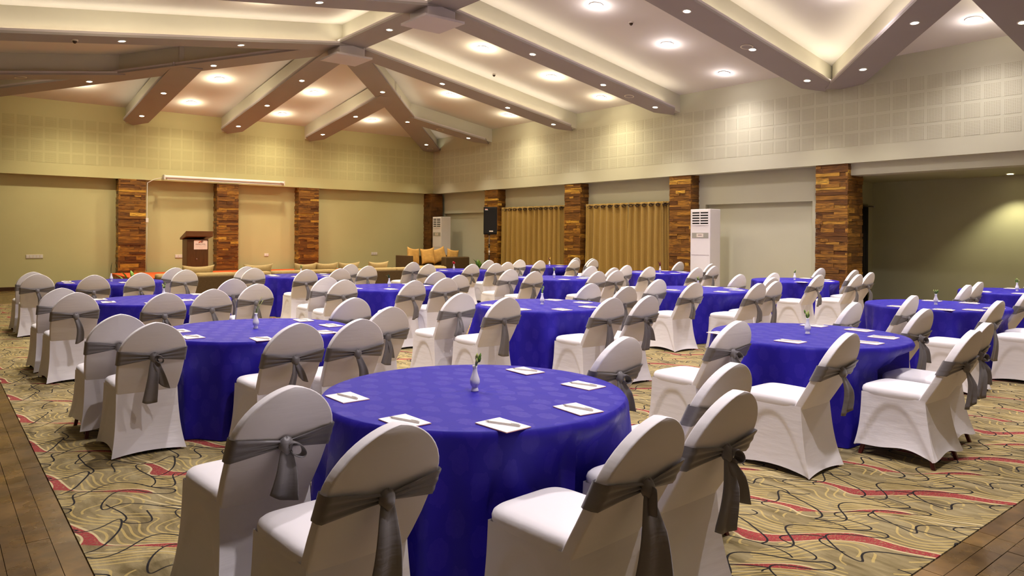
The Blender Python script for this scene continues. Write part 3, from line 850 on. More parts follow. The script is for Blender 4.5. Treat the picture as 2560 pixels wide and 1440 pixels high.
# ------------------------------------------------------------------ curtains
def curtain_pair(y0, y1, ym, ztop, where):
    X = 15.42
    rod = empty('curtain_rod', (X, (y0 + y1) / 2, ztop - 0.06)); tag(rod, 'dark curtain rod across the ' + where, 'curtain rod')
    Ln = (y1 - y0) / 2
    MB().tube([(0, -Ln - 0.05, 0), (0, Ln + 0.05, 0)], 0.014, 8).obj('rod', M_bronze, rod, 40)
    for s in (-1, 1):
        MB().tube([(0, s * (Ln - 0.02), 0), (0.19, s * (Ln - 0.02), 0)], 0.012, 6).obj('bracket', M_bronze, rod, 40)
        M = MB().lathe([(0.004, -0.05), (0.03, -0.02), (0.03, 0.02), (0.004, 0.05)], 10); o = M.obj('finial', M_bronze, rod, True); o.rotation_euler = (R(90), 0, 0); o.location = (0, s * (Ln + 0.06), 0)
    for a, b, side in ((ym, y1, 'further'), (y0, ym, 'nearer')):
        t = empty('curtain', (X, (a + b) / 2, 0)); tag(t, side + ' gold curtain of the pair across the ' + where, 'curtain', 'gold eyelet curtains')
        half = (b - a) / 2
        np_, nf = 132, 6
        q = random.Random(int(a * 10))
        amp = [q.uniform(0.055, 0.085) for _ in range(nf * 2 + 2)]
        rings = []
        for z in (0.02, 0.5, 1.0, 1.5, 2.0, 2.35, ztop - 0.06, ztop):
            row = []
            zz = z / ztop
            for k in range(np_ + 1):
                s = k / np_
                # outer edge bunches up in narrow pleats
                edge = s if side == 'further' else 1 - s
                ph = 2 * PI * nf * s
                sn = math.sin(ph); d = math.copysign(abs(sn) ** 0.7, sn) * amp[int(s * nf * 2)] * (0.85 + 0.25 * (1 - zz)) + 0.012 * math.sin(ph * 2 + zz * 2) * (1 - zz)
                if edge > 0.84: d += 0.035 * math.sin(edge * 160)
                sw = 0.05 * (1 - zz) * (edge - 0.5) + 0.01 * math.sin(zz * 5 + s * 9)
                row.append((d, -half + 0.03 + (2 * half - 0.05) * s + sw * (1 if side == 'further' else -1), z))
            rings.append(row)
        M = MB().loft(rings, closed=False)
        o = M.obj('panel', M_curt, t, True); sd = o.modifiers.new('s', 'SOLIDIFY'); sd.thickness = 0.008
        for k in range(nf):
            yy = -half + 2 * half * (k + 0.5) / nf
            rg = link('eyelet', EYE, t, (-0.03, yy, ztop - 0.08)); rg.rotation_euler = (0, R(90), R(50)); rg.scale = (0.62, 0.95, 1.0)
M = MB()
rings = []
for i in range(16):
    a = 2 * PI * i / 16
    rings.append([((0.055 + 0.019 * math.cos(b)) * math.cos(a), (0.055 + 0.019 * math.cos(b)) * math.sin(a), 0.019 * math.sin(b)) for b in [2 * PI * j / 6 for j in range(6)]])
M.loft(rings + [rings[0]], caps=False)
EYE = M.mesh('eyelet', M_bronze, True)
curtain_pair(16.44, 19.56, 17.93, 2.56, 'window beside the loudspeaker')
curtain_pair(12.37, 15.47, 13.83, 2.55, 'window beside the air conditioner')

# ------------------------------------------------------------------ sofas, cushions, plants
def rounded(lo, hi, name, mat, parent, bw=0.04):
    o = MB().box(lo, hi).obj(name, mat, parent, 40); bevel(o, bw, 3); return o
def sofa(x0, x1, y, label):
    t = empty('sofa', ((x0 + x1) / 2, y, 0)); tag(t, label, 'sofa', 'brown sofas facing the stage')
    h = (x1 - x0) / 2 - 0.01
    rounded((-h, 0.0, 0.06), (h, 0.20, 0.70), 'back', M_brown, t, 0.03)
    rounded((-h, 0.19, 0.06), (h, 0.86, 0.34), 'seat_base', M_brown, t, 0.03)
    n = 3
    for i in range(n):
        a = -h + 0.02 + (2 * h - 0.04) * i / n; b = -h + 0.02 + (2 * h - 0.04) * (i + 1) / n
        rounded((a + 0.004, 0.02, 0.64), (b - 0.004, 0.30, 0.76), 'back_cushion', M_tan, t, 0.045)
        rounded((a + 0.004, 0.24, 0.33), (b - 0.004, 0.88, 0.47), 'seat_cushion', M_tan, t, 0.05)
    for sx in (-h + 0.08, h - 0.08):
        for sy in (0.07, 0.78): MB().box((sx - 0.03, sy - 0.03, 0), (sx + 0.03, sy + 0.03, 0.065)).obj('foot', M_dark, t)
sofa(3.62, 6.05, 15.95, 'long brown sofa seen from behind, first of the row, before the lectern')
sofa(6.06, 8.49, 16.05, 'long brown sofa seen from behind, middle of the row facing stage')
sofa(8.52, 10.9, 16.15, 'long brown sofa seen from behind, end of row toward the corner')
def pillow(name, wd, hh, th, mat, loc, rot, label, group=None):
    n = 14
    def grid(sg):
        rows = []
        for j in range(n + 1):
            row = []
            for i in range(n + 1):
                u_, v_ = 2 * i / n - 1, 2 * j / n - 1
                px_ = u_ * wd / 2 * (1 - 0.10 * (1 - abs(u_)) * 0 - 0.09 * (1 - v_ * v_) * abs(u_) ** 3)
                pz_ = v_ * hh / 2 * (1 - 0.20 * (1 - u_ * u_) * abs(v_) ** 3)
                d = th / 2 * ((1 - u_ ** 4) * (1 - v_ ** 4)) ** 0.6
                row.append((px_, sg * d, pz_ + hh / 2))
            rows.append(row)
        return rows
    M = MB().loft(grid(1), closed=False).loft(grid(-1), closed=False)
    me = M.mesh(name, mat, True)
    b = bmesh.new(); b.from_mesh(me); bmesh.ops.remove_doubles(b, verts=b.verts, dist=1e-5); bmesh.ops.recalc_face_normals(b, faces=b.faces); b.to_mesh(me); b.free()
    o = link(name, me, None, loc); o.rotation_euler = rot
    tag(o, label, 'cushion', group)
    return o
GP = 'tan cushions along the sofa backs'
for i, (x, y, s) in enumerate(((4.55, 16.32, 'before the lectern'), (5.85, 16.36, 'before the lectern pillar'), (7.0, 16.42, 'behind the second sofa-side table vase'), (7.55, 16.45, 'beside the second sofa-side table'), (8.12, 16.42, 'just before the sofa joint'), (8.98, 16.5, 'just after the sofa joint'))):
    pillow('cushion', 0.66 if i < 2 else 0.58, 0.46, 0.17, M_tan, (x, y + 0.10, 0.475), (R(12), 0, R(rnd.uniform(-4, 4))), 'tan cushion showing over the sofa back ' + s, GP)
# corner sofa facing the room
t = empty('sofa', (13.75, 21.3, 0), R(0)); tag(t, 'brown corner sofa with orange cushions before the air conditioner', 'sofa')
rounded((-1.15, 0.35, 0.06), (1.15, 0.60, 0.88), 'back', M_brown, t, 0.04)
rounded((-1.15, -0.45, 0.06), (1.15, 0.36, 0.36), 'seat_base', M_brown, t, 0.04)
rounded((0.15, -0.50, 0.06), (1.18, -0.22, 0.84), 'armrest', M_brown, t, 0.04)
rounded((-1.19, -0.45, 0.06), (-1.10, 0.58, 0.90), 'side_panel', M_brown, t, 0.02)
for i in range(3): rounded((-1.08 + i * 0.74, -0.22 if i > 1 else -0.44, 0.35), (-0.35 + i * 0.74, 0.33, 0.54), 'seat_cushion', M_tan, t, 0.05)
for x_ in (-1.0, 1.0):
    for y_ in (-0.35, 0.5): MB().box((x_ - 0.03, y_ - 0.03, 0), (x_ + 0.03, y_ + 0.03, 0.065)).obj('foot', M_dark, t)
for x, wd, hh, rz, ry, mat, s in ((12.99, 0.56, 0.56, 12, 8, M_orange, 'deep orange cushion at the free end of the corner sofa'), (13.57, 0.50, 0.56, -28, -6, M_orange, 'orange cushion second along the corner sofa'),
                             (14.10, 0.54, 0.52, -20, -16, M_orange, 'slumped orange cushion in the middle of the corner sofa'), (14.60, 0.48, 0.50, -8, 10, M_orange, 'orange cushion behind the corner sofa armrest')):
    pillow('cushion', wd, hh * 1.05, 0.17, mat, (x, 21.47 - wd / 2 * abs(math.sin(R(rz))), 0.555 + wd / 2 * abs(math.sin(R(ry)))), (R(-10), R(ry), R(rz)), s, 'orange cushions on the corner sofa')
def leaf(M, base, tip, wd, bend=0.1, n=6):
    base, tip = Vector(base), Vector(tip)
    d = tip - base; sd = d.cross(Vector((0, 0, 1)))
    if sd.length < 1e-4: sd = Vector((1, 0, 0))
    sd.normalize(); nv = sd.cross(d).normalized()
    rows = []
    for i in range(n + 1):
        s = i / n
        c = base + d * s + nv * bend * d.length * math.sin(PI * s)
        ww = wd * (math.sin(PI * min(1, s * 0.92 + 0.06)) ** 0.8) + 0.001
        rows.append([c - sd * ww / 2, c + nv * ww * -0.12, c + sd * ww / 2, c + nv * (ww * 0.0 + 0.003)])
    M.loft(rows)
def plant(x, y, z, n, L, wd, mat, label, seed, pot=True):
    t = empty('potted_plant', (x, y, z)); tag(t, label, 'plant')
    q = random.Random(seed)
    MB().lathe([(0.09, 0.0), (0.13, 0.2), (0.135, 0.22), (0.12, 0.22), (0.11, 0.19)], 16).obj('pot', M_pot, t, 40)
    MB().lathe([(0.115, 0.185), (0.115, 0.195)], 12).obj('soil', M_slot, t)
    for i in range(n):
        a = i * 2.4 + q.uniform(-0.3, 0.3); e = q.uniform(0.6, 1.35); Ls = L * q.uniform(0.7, 1.1)
        b = (0.02 * math.cos(a), 0.02 * math.sin(a), 0.19)
        mid = (Ls * 0.55 * math.cos(a) * math.cos(e), Ls * 0.55 * math.sin(a) * math.cos(e), 0.19 + Ls * 0.55 * math.sin(e))
        tp = (Ls * 1.1 * math.cos(a) * math.cos(e), Ls * 1.1 * math.sin(a) * math.cos(e), 0.19 + Ls * (0.55 + 0.42 * math.sin(e)))
        M = MB(); leaf(M, mid, tp, wd, 0.15)
        lf = M.obj('leaf', mat if i % 3 else M_leafl, t, True)
        MB().tube([b, mid], 0.006, 5).obj('stalk', M_stem, lf, True)
plant(14.55, 19.6, 0.0, 16, 0.62, 0.13, M_leaf, 'bushy green potted plant beside the loudspeaker pillar', 5)
plant(4.03, 20.0, 0.0, 7, 0.52, 0.10, M_leafl, 'light green potted plant on the floor before the stage corner', 9)
# ------------------------------------------------------------------ banquet chairs
def rrect(hx, y0, y1, r, n=6):
    """rounded rectangle ring, counter-clockwise"""
    pts = []
    for cx, cy, a0 in ((hx - r, y1 - r, 0), (-hx + r, y1 - r, 90), (-hx + r, y0 + r, 180), (hx - r, y0 + r, 270)):
        for i in range(n): a = R(a0 + 90 * i / (n - 1)); pts.append((cx + r * math.cos(a), cy + r * math.sin(a)))
    return pts
def y_rear(z):
    s = (z - 0.44) / 0.53
    return -0.205 - 0.265 * s - 0.02 * math.sin(PI * s)
def half_w(z):
    if z <= 0.54: return 0.196 + 0.019 * max(0.0, (z - 0.40) / 0.14)
    if z <= 0.75: return 0.212 + 0.010 * (z - 0.44) / 0.31
    s = (z - 0.75) / 0.22
    return 0.222 * max(0.0, 1 - s ** 1.85) ** 0.60
def back_mesh():
    M = MB(); rings = []
    zs = [0.40, 0.44, 0.50, 0.58, 0.66, 0.70, 0.75, 0.78, 0.81, 0.84, 0.87, 0.895, 0.915, 0.932, 0.946, 0.957, 0.964, 0.968, 0.970]
    for z in zs:
        hw = max(half_w(z), 0.006); yr = y_rear(z); th = 0.060 - 0.008 * (z - 0.4)
        r = min(0.010, hw * 0.9)
        rings.append([(px, py, z) for px, py in rrect(hw, yr, yr + th, r, 5)])
    M.loft(rings)
    return M.mesh('backrest', M_span, 50)
def skirt_mesh(raise_):
    M = MB(); rings = []
    n = 30
    zt = 0.465
    N = 34
    for j in range(N + 1):
        t = j / N
        ring = []
        zc = zt + (0.010 + raise_ - zt) * t
        # cover flares towards the feet
        hx = 0.205 + 0.012 * t + 0.032 * t ** 3
        yb = -0.205 - 0.045 * t - 0.040 * t ** 3
        yf = 0.235 + 0.010 * t + 0.025 * t ** 3
        cor = [(hx, yb), (hx, yf), (-hx, yf), (-hx, yb)]
        nr = [(1, 0), (0, 1), (-1, 0), (0, -1)]
        for sd in range(4):
            a, b = cor[sd], cor[(sd + 1) % 4]
            for i in range(n):
                s = i / n
                px, py = a[0] + (b[0] - a[0]) * s, a[1] + (b[1] - a[1]) * s
                bow = 4 * s * (1 - s)
                inn = 0.016 * bow * t ** 2
                if sd in (0, 2):        # side panels sit inside an arched seam
                    sp = s if sd == 0 else 1 - s
                    top = 0.415 * (1 - abs(2 * sp - 1.02) ** 2.6)
                    k = (top - zc) / 0.060
                    k = max(0.0, min(1.0, k)); inn += 0.015 * k * k * (3 - 2 * k)
                    edge = min(s, 1 - s)
                else:
                    inn += 0.010 * math.sin(PI * t) * bow
                z = zc + ((0.032 if sd in (0, 2) else 0.018) * bow) * t ** 5
                if raise_: z += 0.010 * math.sin(s * 9 + sd) * t ** 5
                px -= nr[sd][0] * inn; py -= nr[sd][1] * inn
                # soften the corner
                ring.append((px, py, z))
        rings.append(ring)
    M.loft(rings, caps=False)
    return M.mesh('skirt_cover', M_span, 60)
def seat_mesh():
    M = MB(); rings = []
    for z, s in ((0.40, 0.86), (0.435, 0.94), (0.465, 0.985), (0.482, 0.99), (0.500, 0.965), (0.511, 0.91), (0.519, 0.80), (0.524, 0.6), (0.527, 0.35), (0.528, 0.05)):
        ring = []
        for k in range(44):
            a = 2 * PI * k / 44
            c_, s_ = math.cos(a), math.sin(a)
            e = 0.36
            px = 0.214 * math.copysign(abs(c_) ** e, c_) * s
            py = 0.238 * math.copysign(abs(s_) ** e, s_) * s + 0.026
            ring.append((px, py, z + 0.006 * (py > 0) * (1 - s)))
        rings.append(ring)
    M.loft(rings)
    return M.mesh('seat', M_span, True)
def leg_mesh(fx, fy, tx, ty):
    rings = [[(px + ox, py + oy, z) for px, py in rrect(h, -h, h, 0.004, 3)] for z, h, ox, oy in ((0.0, 0.013, fx, fy), (0.4, 0.018, tx, ty))]
    return MB().loft(rings).mesh('leg', M_legwood)
ZK = 0.715
def sash_mesh():
    """band wrapped round the back, gathered at the knot"""
    M = MB(); n = 60; rings = []
    nz = 15
    for k in range(n):
        s = k / n
        # walk round the back outline at knot height; s=0 is the rear middle
        hw = 0.2235; r = 0.028
        per = [(0, -1)]
        a = s * 4
        # param around rectangle: rear (0..), sides, front
        L1, L2 = 2 * hw, 0.062
        tot = 2 * (L1 + L2); d = s * tot
        if d < hw: fx, side = d / hw, 'r'; px, f = d, 0
        elif d < hw + L2: px, f = hw, (d - hw) / L2; side = 's'
        elif d < 3 * hw + L2: px, f = hw - (d - hw - L2), 1; side = 'f'
        elif d < 3 * hw + 2 * L2: px, f = -hw, 1 - (d - 3 * hw - L2) / L2; side = 's'
        else: px, f = -hw + (d - 3 * hw - 2 * L2), 0; side = 'r'
        g = abs(px) / hw if side == 'r' else 1.0
        hgt = 0.030 + (0.106 - 0.030) * min(1, g ** 0.95)
        drop = 0.004 * (1 - g)
        ring = []
        for j in range(nz):
            q = j / (nz - 1) - 0.5
            z = ZK + q * hgt - drop
            y0, y1 = y_rear(z), y_rear(z) + 0.060
            pl = 0.009 * math.sin(q * 17 + (0.6 if px > 0 else 2.0)) * (1.0 if side == 'r' else 0.25) * (1.1 - 0.85 * g)
            off = (0.011 if side == 'r' else 0.007) + (0.012 * (1 - g) if side == 'r' else 0) + pl * 0.8
            ex = 0.005
            if f == 0: p = (px, y0 - off, z)
            elif f == 1: p = (px, y1 + 0.005, z)
            else: p = (px + math.copysign(ex, px), y0 - 0.005 + (y1 - y0 + 0.010) * f, z)
            ring.append(p)
        rings.append(ring)
    M.loft(rings + [rings[0]], closed=False)
    return M.mesh('sash', M_sash, True)
KY = y_rear(ZK) - 0.03
def knot_mesh(sx=1.0):
    M = MB(); rings = []
    for i in range(9):
        a = PI * i / 8 - PI / 2
        rings.append([(0.031 * sx * max(0.03, math.cos(a)) * math.cos(b) * (1 + 0.12 * math.sin(3 * b)), KY + 0.024 * max(0.03, math.cos(a)) * math.sin(b), ZK - 0.008 + 0.036 * math.sin(a) + 0.004 * math.cos(2 * b)) for b in [2 * PI * j / 14 for j in range(14)]])
    M.loft(rings)
    return M.mesh('knot', M_sash, True)
def tail_mesh(length, w0, w1, dx, curl=0.0, flare=0.0, out=0.02, turn=0.0):
    ct, sn_ = math.cos(R(turn)), math.sin(R(turn))
    """a hanging cloth end with a centre fold"""
    M = MB(); rings = []
    n = 12
    for i in range(n + 1):
        s = i / n
        z = ZK - 0.02 - length * s
        hw = 0.5 * (w0 + (w1 - w0) * s ** 0.8)
        cx = dx * s + curl * math.sin(s * PI)
        cy = KY + 0.004 - out * 0.5 * math.sin(PI * min(1, s * 1.05)) + 0.012 * s
        ring = []
        for k in range(16):
            a = 2 * PI * k / 16
            u_ = math.cos(a)
            fold = 0.014 * math.sin(u_ * 3.2 + 0.5) * (0.35 + 0.65 * s)
            zz = z - (flare * u_ * s ** 3) - 0.012 * s ** 6 * (1 - u_ * u_)
            lx, ly = hw * u_, fold + 0.0065 * math.sin(a)
            tt = min(1.0, s * 2.5)
            ring.append((cx + lx * (1 - tt + tt * ct) , cy - abs(hw * sn_ * tt) + lx * sn_ * tt * -1 + ly, zz))
        rings.append(ring)
    M.loft(rings)
    return M.mesh('sash_tail', M_sash, True)
def loop_mesh(dx, dz, big=1.0):
    """a bow loop sticking out of the knot"""
    M = MB(); rings = []
    n = 18
    for i in range(n + 1):
        a = -0.35 + (2 * PI - 0.3) * i / n
        c = Vector((dx * (0.5 - 0.5 * math.cos(a)) * big, KY - 0.012 - 0.012 * math.sin(a / 2), ZK - 0.008 + (dz * (0.5 - 0.5 * math.cos(a)) + 0.024 * math.sin(a)) * big))
        hw = 0.020 + 0.008 * math.sin(a / 2)
        ring = [(c.x + 0.3 * hw * math.cos(b) * 0.2, c.y + hw * math.cos(b), c.z + 0.0045 * math.sin(b)) for b in [2 * PI * j / 8 for j in range(8)]]
        rings.append(ring)
    M.loft(rings)
    return M.mesh('sash_loop', M_sash, True)
ME_BACK, ME_SEAT, ME_LEG, ME_SASH, ME_KNOT = back_mesh(), seat_mesh(), [leg_mesh(sx * 0.200, fy, sx * 0.140, ty) for sx in (-1, 1) for fy, ty in ((-0.262, -0.14), (0.244, 0.15))], sash_mesh(), knot_mesh()
ME_SK0, ME_SK1 = skirt_mesh(0.0), skirt_mesh(0.055)
TAILS = {
    'long': [tail_mesh(0.33, 0.053, 0.128, -0.01, 0.0, 0.01, 0.03, 10)],
    'short': [tail_mesh(0.20, 0.045, 0.115, -0.015, 0.0, 0.015, 0.02, 25), loop_mesh(0.06, -0.03, 1.15)],
    'flare': [tail_mesh(0.34, 0.042, 0.169, 0.015, 0.0, 0.03, 0.02, 22), loop_mesh(-0.012, -0.07, 1.1)],
    'two': [tail_mesh(0.30, 0.045, 0.101, -0.03, 0.0, 0.0, 0.03, 28), tail_mesh(0.19, 0.045, 0.095, 0.06, 0.0, 0.02, 0.025, 42), loop_mesh(0.05, -0.02, 1.1)],
    'bow': [tail_mesh(0.17, 0.038, 0.068, -0.03, 0.0, 0.01, 0.02, -20), tail_mesh(0.13, 0.038, 0.068, 0.055, 0.0, 0.02, 0.02, 32)],
    'pair': [tail_mesh(0.22, 0.045, 0.088, -0.025, 0.0, 0.012, 0.025, 22), tail_mesh(0.16, 0.038, 0.074, 0.04, 0.0, 0.02, 0.02, -18)],
    'side': [tail_mesh(0.26, 0.045, 0.088, 0.03, 0.02, -0.02, 0.025, 35)],
}
GC = 'white covered banquet chairs'
def chair(x, y, rz, label, style='long', raised=False, dz=0.0):
    t = empty('banquet_chair', (x, y, 0), rz); tag(t, label, 'chair', GC)
    link('backrest', ME_BACK, t); link('seat', ME_SEAT, t); link('skirt_cover', ME_SK1 if raised else ME_SK0, t)
    for lm in ME_LEG: link('leg', lm, t)
    s = link('sash', ME_SASH, t, (0, 0, dz))
    link('knot', ME_KNOT, s)
    for me in TAILS[style]: link(me.name.split('.')[0], me, s)
    return t

# ------------------------------------------------------------------ tables
ORD = ('first', 'second', 'third', 'fourth', 'fifth', 'sixth')
ROWN = ('front row', 'second row', 'third row', 'sofa-side row')
# (row, column): table centre, six chair-back tops (x, y) along the arc
TAB = {
 (0, 0): ((2.30, 3.15), [(1.15, 2.89), (1.20, 2.11), (1.97, 1.63), (2.58, 1.71), (3.15, 2.10), (3.24, 2.92)]),
 (1, 0): ((2.27, 6.40), [(1.17, 6.25), (1.26, 5.54), (2.04, 4.92), (2.53, 4.90), (3.15, 5.58), (3.10, 6.17)]),
 (2, 0): ((2.35, 9.95), [(1.18, 9.60), (1.22, 8.81), (1.96, 8.25), (2.56, 8.53), (3.27, 9.10), (3.29, 10.12)]),
 (3, 0): ((2.48, 14.05), [(1.31, 13.76), (1.33, 13.06), (1.97, 12.33), (2.63, 12.61), (3.50, 13.35), (3.47, 13.92)]),
 (0, 1): ((5.97, 3.27), [(4.77, 3.14), (4.75, 2.30), (5.61, 1.85), (6.19, 1.99), (6.89, 2.65), (6.89, 3.29)]),
 (1, 1): ((5.85, 6.63), [(4.56, 6.48), (4.62, 5.76), (5.49, 5.10), (5.99, 5.06), (6.67, 5.95), (6.72, 6.62)]),
 (2, 1): ((5.80, 10.30), [(4.63, 10.04), (4.55, 9.29), (5.25, 8.63), (6.02, 8.92), (6.62, 9.46), (6.80, 10.36)]),
 (3, 1): ((5.92, 14.12), [(4.83, 14.10), (4.75, 13.42), (5.33, 12.38), (5.99, 12.40), (6.98, 13.20), (6.88, 13.85)]),
 (0, 2): ((9.93, 3.73), [(8.44, 3.39), (8.50, 2.58), (9.62, 2.24), (10.15, 2.30), (10.66, 2.90), (10.88, 3.68)]),
 (1, 2): ((9.62, 7.13), [(8.43, 6.92), (8.28, 6.15), (8.88, 5.55), (9.50, 5.67), (10.34, 6.22), (10.50, 6.91)]),
 (2, 2): ((9.80, 10.75), [(8.52, 10.52), (8.42, 9.70), (9.41, 9.10), (9.95, 9.15), (10.75, 9.99), (10.92, 10.77)]),
 (3, 2): ((9.90, 14.45), [(8.79, 14.50), (8.49, 13.33), (9.33, 12.86), (10.07, 12.97), (10.78, 13.44), (11.20, 14.75)]),
 (0, 3): ((13.64, 3.92), [(11.93, 3.88), (14.72, 3.96)]),
 (1, 3): ((13.33, 7.58), [(11.73, 7.03), (11.78, 6.23), (12.52, 5.92), (13.45, 6.14), (14.17, 6.77), (14.30, 7.52)]),
 (2, 3): ((13.45, 11.05), [(11.89, 10.68), (11.71, 9.86), (12.29, 9.09), (13.28, 9.41), (14.38, 10.25), (14.72, 11.45)]),
 (3, 3): ((13.50, 15.00), [(12.14, 14.60), (12.20, 13.89), (13.23, 13.69), (13.98, 13.75), (14.62, 14.42), (14.75, 15.22)]),
}
STYLE = {(0, 0): ('short', 'long', 'flare', 'two', 'side', 'two'), (1, 0): ('side', 'two', 'bow', 'side', 'pair', 'bow'),
         (0, 1): ('two', 'side', 'side', 'two', 'two', 'bow'), (2, 0): ('long', 'side', 'bow', 'side', 'pair', 'side'), (1, 1): ('pair', 'long', 'long', 'two', 'long', 'bow')}
RAISE = {((1, 0), 0), ((0, 1), 2), ((0, 0), 4), ((0, 1), 3), ((1, 0), 1) if False else ((2, 1), 1)}
ANG = {((0, 0), 0): 4, ((0, 0), 1): 3, ((0, 0), 2): 4}
PADS = {
 (0, 0): [(1.68, 3.41), (1.67, 2.82), (1.98, 2.50), (2.45, 2.51), (2.86, 2.89), (2.88, 3.42)],
 (1, 0): [(1.68, 6.60), (1.67, 6.16), (2.08, 5.72), (2.65, 5.81), (2.89, 6.20), (2.85, 6.73)],
 (2, 0): [(1.69, 10.30), (1.71, 9.85), (2.10, 9.40), (2.54, 9.60), (2.92, 10.05), (2.90, 10.45)],
 (3, 0): [(1.86, 14.40), (1.84, 13.95), (2.25, 13.55), (2.60, 13.58)],
 (0, 1): [(5.37, 3.73), (5.41, 3.11), (5.85, 2.70), (6.27, 2.76), (6.58, 3.11), (6.56, 3.53)],
 (1, 1): [(5.25, 6.88), (5.25, 6.31), (5.61, 6.02), (6.08, 6.06), (6.42, 6.50), (6.36, 6.98)],
 (2, 1): [(5.18, 10.25), (5.55, 9.80), (6.40, 10.2), (6.35, 10.62)],
 (3, 1): [(5.46, 14.50), (5.40, 14.18), (5.65, 13.70), (6.28, 13.70), (6.50, 14.35)],
 (0, 2): [(9.25, 3.90), (9.28, 3.40), (9.54, 3.17), (9.97, 3.10), (10.52, 3.55), (10.47, 3.98)],
 (1, 2): [(9.07, 7.21), (9.43, 6.55), (9.92, 6.61), (10.22, 6.92), (10.24, 7.33)],
 (2, 2): [(9.30, 11.10), (9.51, 10.15), (10.05, 10.20), (10.37, 10.45), (10.42, 11.0)],
 (3, 2): [(9.50, 14.30), (9.90, 13.95)],
 (0, 3): [(12.95, 4.18), (13.0, 3.69), (14.22, 4.16)],
 (1, 3): [(12.72, 7.10), (13.40, 6.94), (13.88, 7.24), (13.98, 7.70)],
 (2, 3): [(12.97, 11.32), (12.92, 10.65), (13.25, 10.45), (13.65, 10.50), (14.08, 10.9), (14.0, 11.35)],
 (3, 3): [(12.95, 15.25), (13.35, 14.42), (14.08, 15.2)],
}
def tablecloth(cx, cy, rects, seed):
    q = random.Random(seed)
    nA = 200
    ph = [q.uniform(0, 2 * PI) for _ in range(5)]
    fr = [q.choice((7, 8, 9)), q.choice((11, 12, 13)), q.choice((17, 19)), 4, 26]
    am = [0.5, 0.45, 0.28, 0.25, 0.10]
    def fold(a): return sum(w_ * math.sin(f_ * a + p_) for f_, p_, w_ in zip(fr, ph, am))
    R0 = 0.815
    V, F, UV = [], [], []
    rings = []
    for r in (0.02, 0.10, 0.2, 0.3, 0.4, 0.5, 0.6, 0.7, 0.77, 0.80):
        rings.append([(r * math.cos(2 * PI * k / nA), r * math.sin(2 * PI * k / nA), 0.76 + (0.0012 * math.sin(9 * 2 * PI * k / nA + ph[0]) if r < 0.75 else 0), r * math.cos(2 * PI * k / nA), r * math.sin(2 * PI * k / nA)) for k in range(nA)])
    for z in (0.757, 0.747, 0.73, 0.70, 0.66, 0.61, 0.55, 0.48, 0.41, 0.34, 0.27, 0.20, 0.13, 0.07, 0.025, 0.006):
        t = (0.76 - z) / 0.76
        row = []
        for k in range(nA):
            a = 2 * PI * k / nA
            rr = R0 - (0.012 if z > 0.75 else 0.004 if z > 0.74 else 0)
            fo = fold(a)
            rr += 0.026 * t + min(1.0, t * 2.2) * 0.085 * (fo + 0.35 * abs(fo)) * (0.6 + 0.7 * t) - 0.022 * min(1, t * 2)
            px, py = rr * math.cos(a), rr * math.sin(a)
            lim = rr
            for rx_, ry_ in rects:
                zf = 1.0 if z < 0.56 else max(0.0, 1 - (z - 0.56) / 0.15)
                if zf <= 0: continue
                hx = 0.296; hy0, hy1 = -0.34, 0.335
                q2 = rr
                while q2 > 0.42 and (abs(q2 * math.cos(a) - rx_) < hx and hy0 < q2 * math.sin(a) - ry_ < hy1): q2 -= 0.004
                lim = min(lim, rr + (q2 - rr) * zf)
            rr = lim
            row.append((rr * math.cos(a), rr * math.sin(a), z, a * 0.82, 3 + z))
        rings.append(row)
    for ring in rings:
        for p in ring: V.append(p[:3]); UV.append(p[3:])
    F.append(tuple(range(nA)))
    for i in range(len(rings) - 1):
        for k in range(nA): F.append((i * nA + k, (i + 1) * nA + k, (i + 1) * nA + (k + 1) % nA, i * nA + (k + 1) % nA))
    me = bpy.data.meshes.new('tablecloth'); me.from_pydata(V, [], F)
    uvl = me.uv_layers.new(name='UVMap')
    for p in me.polygons:
        ids = list(p.vertices)
        wrap = len(ids) == 4 and (ids[0] % nA) == nA - 1
        for li, vi in zip(p.loop_indices, ids):
            u_, v_ = UV[vi]
            if wrap and vi % nA == 0 and vi // nA >= 10: u_ += 2 * PI * 0.82
            uvl.data[li].uv = (u_, v_)
    me.polygons.foreach_set('use_smooth', [True] * len(me.polygons))
    me.materials.append(M_cloth)
    b = bmesh.new(); b.from_mesh(me); bmesh.ops.recalc_face_normals(b, faces=b.faces); b.to_mesh(me); b.free()
    return me
ME_TOP = MB().lathe([(0.78, 0.715), (0.79, 0.72), (0.79, 0.745), (0.78, 0.752)], 40).mesh('tabletop', M_podium, 30)
ME_PED = MB().lathe([(0.30, 0.0), (0.28, 0.03), (0.04, 0.05), (0.04, 0.70), (0.2, 0.716)], 20).mesh('pedestal', M_dark, 30)
ME_VASE = MB().lathe([(0.020, 0.0), (0.021, 0.004), (0.017, 0.018), (0.016, 0.024), (0.024, 0.036), (0.028, 0.050), (0.026, 0.066), (0.018, 0.088), (0.0125, 0.110), (0.0115, 0.125), (0.0145, 0.138), (0.0115, 0.138), (0.008, 0.12)], 20).mesh('vessel', M_porc, True)
ME_PAD = MB().box((-0.072, -0.105, 0.0), (0.072, 0.105, 0.0035)).mesh('pages', M_paper)
ME_PADE = MB().box((-0.073, -0.106, -0.0005), (0.073, 0.1055, 0.0012)).mesh('backing_card', M_pink)
ME_PADX = MB().box((-0.072, 0.092, 0.0033), (0.072, 0.105, 0.0042)).mesh('binding', M_paper)
pn = MB().tube([(0, -0.085, 0.0055), (0, 0.070, 0.0055)], 0.0043, 8).mesh('barrel', M_pen, 40)
pt = MB().tube([(0, 0.070, 0.0055), (0, 0.088, 0.0055)], [0.0048, 0.0012], 8).mesh('tip', M_chrome, 40)
ME_PENB, ME_PENT = pn, pt
ME_CLIP = MB().box((-0.001, -0.08, 0.0105), (0.001, -0.04, 0.0120)).mesh('clip', M_chrome)
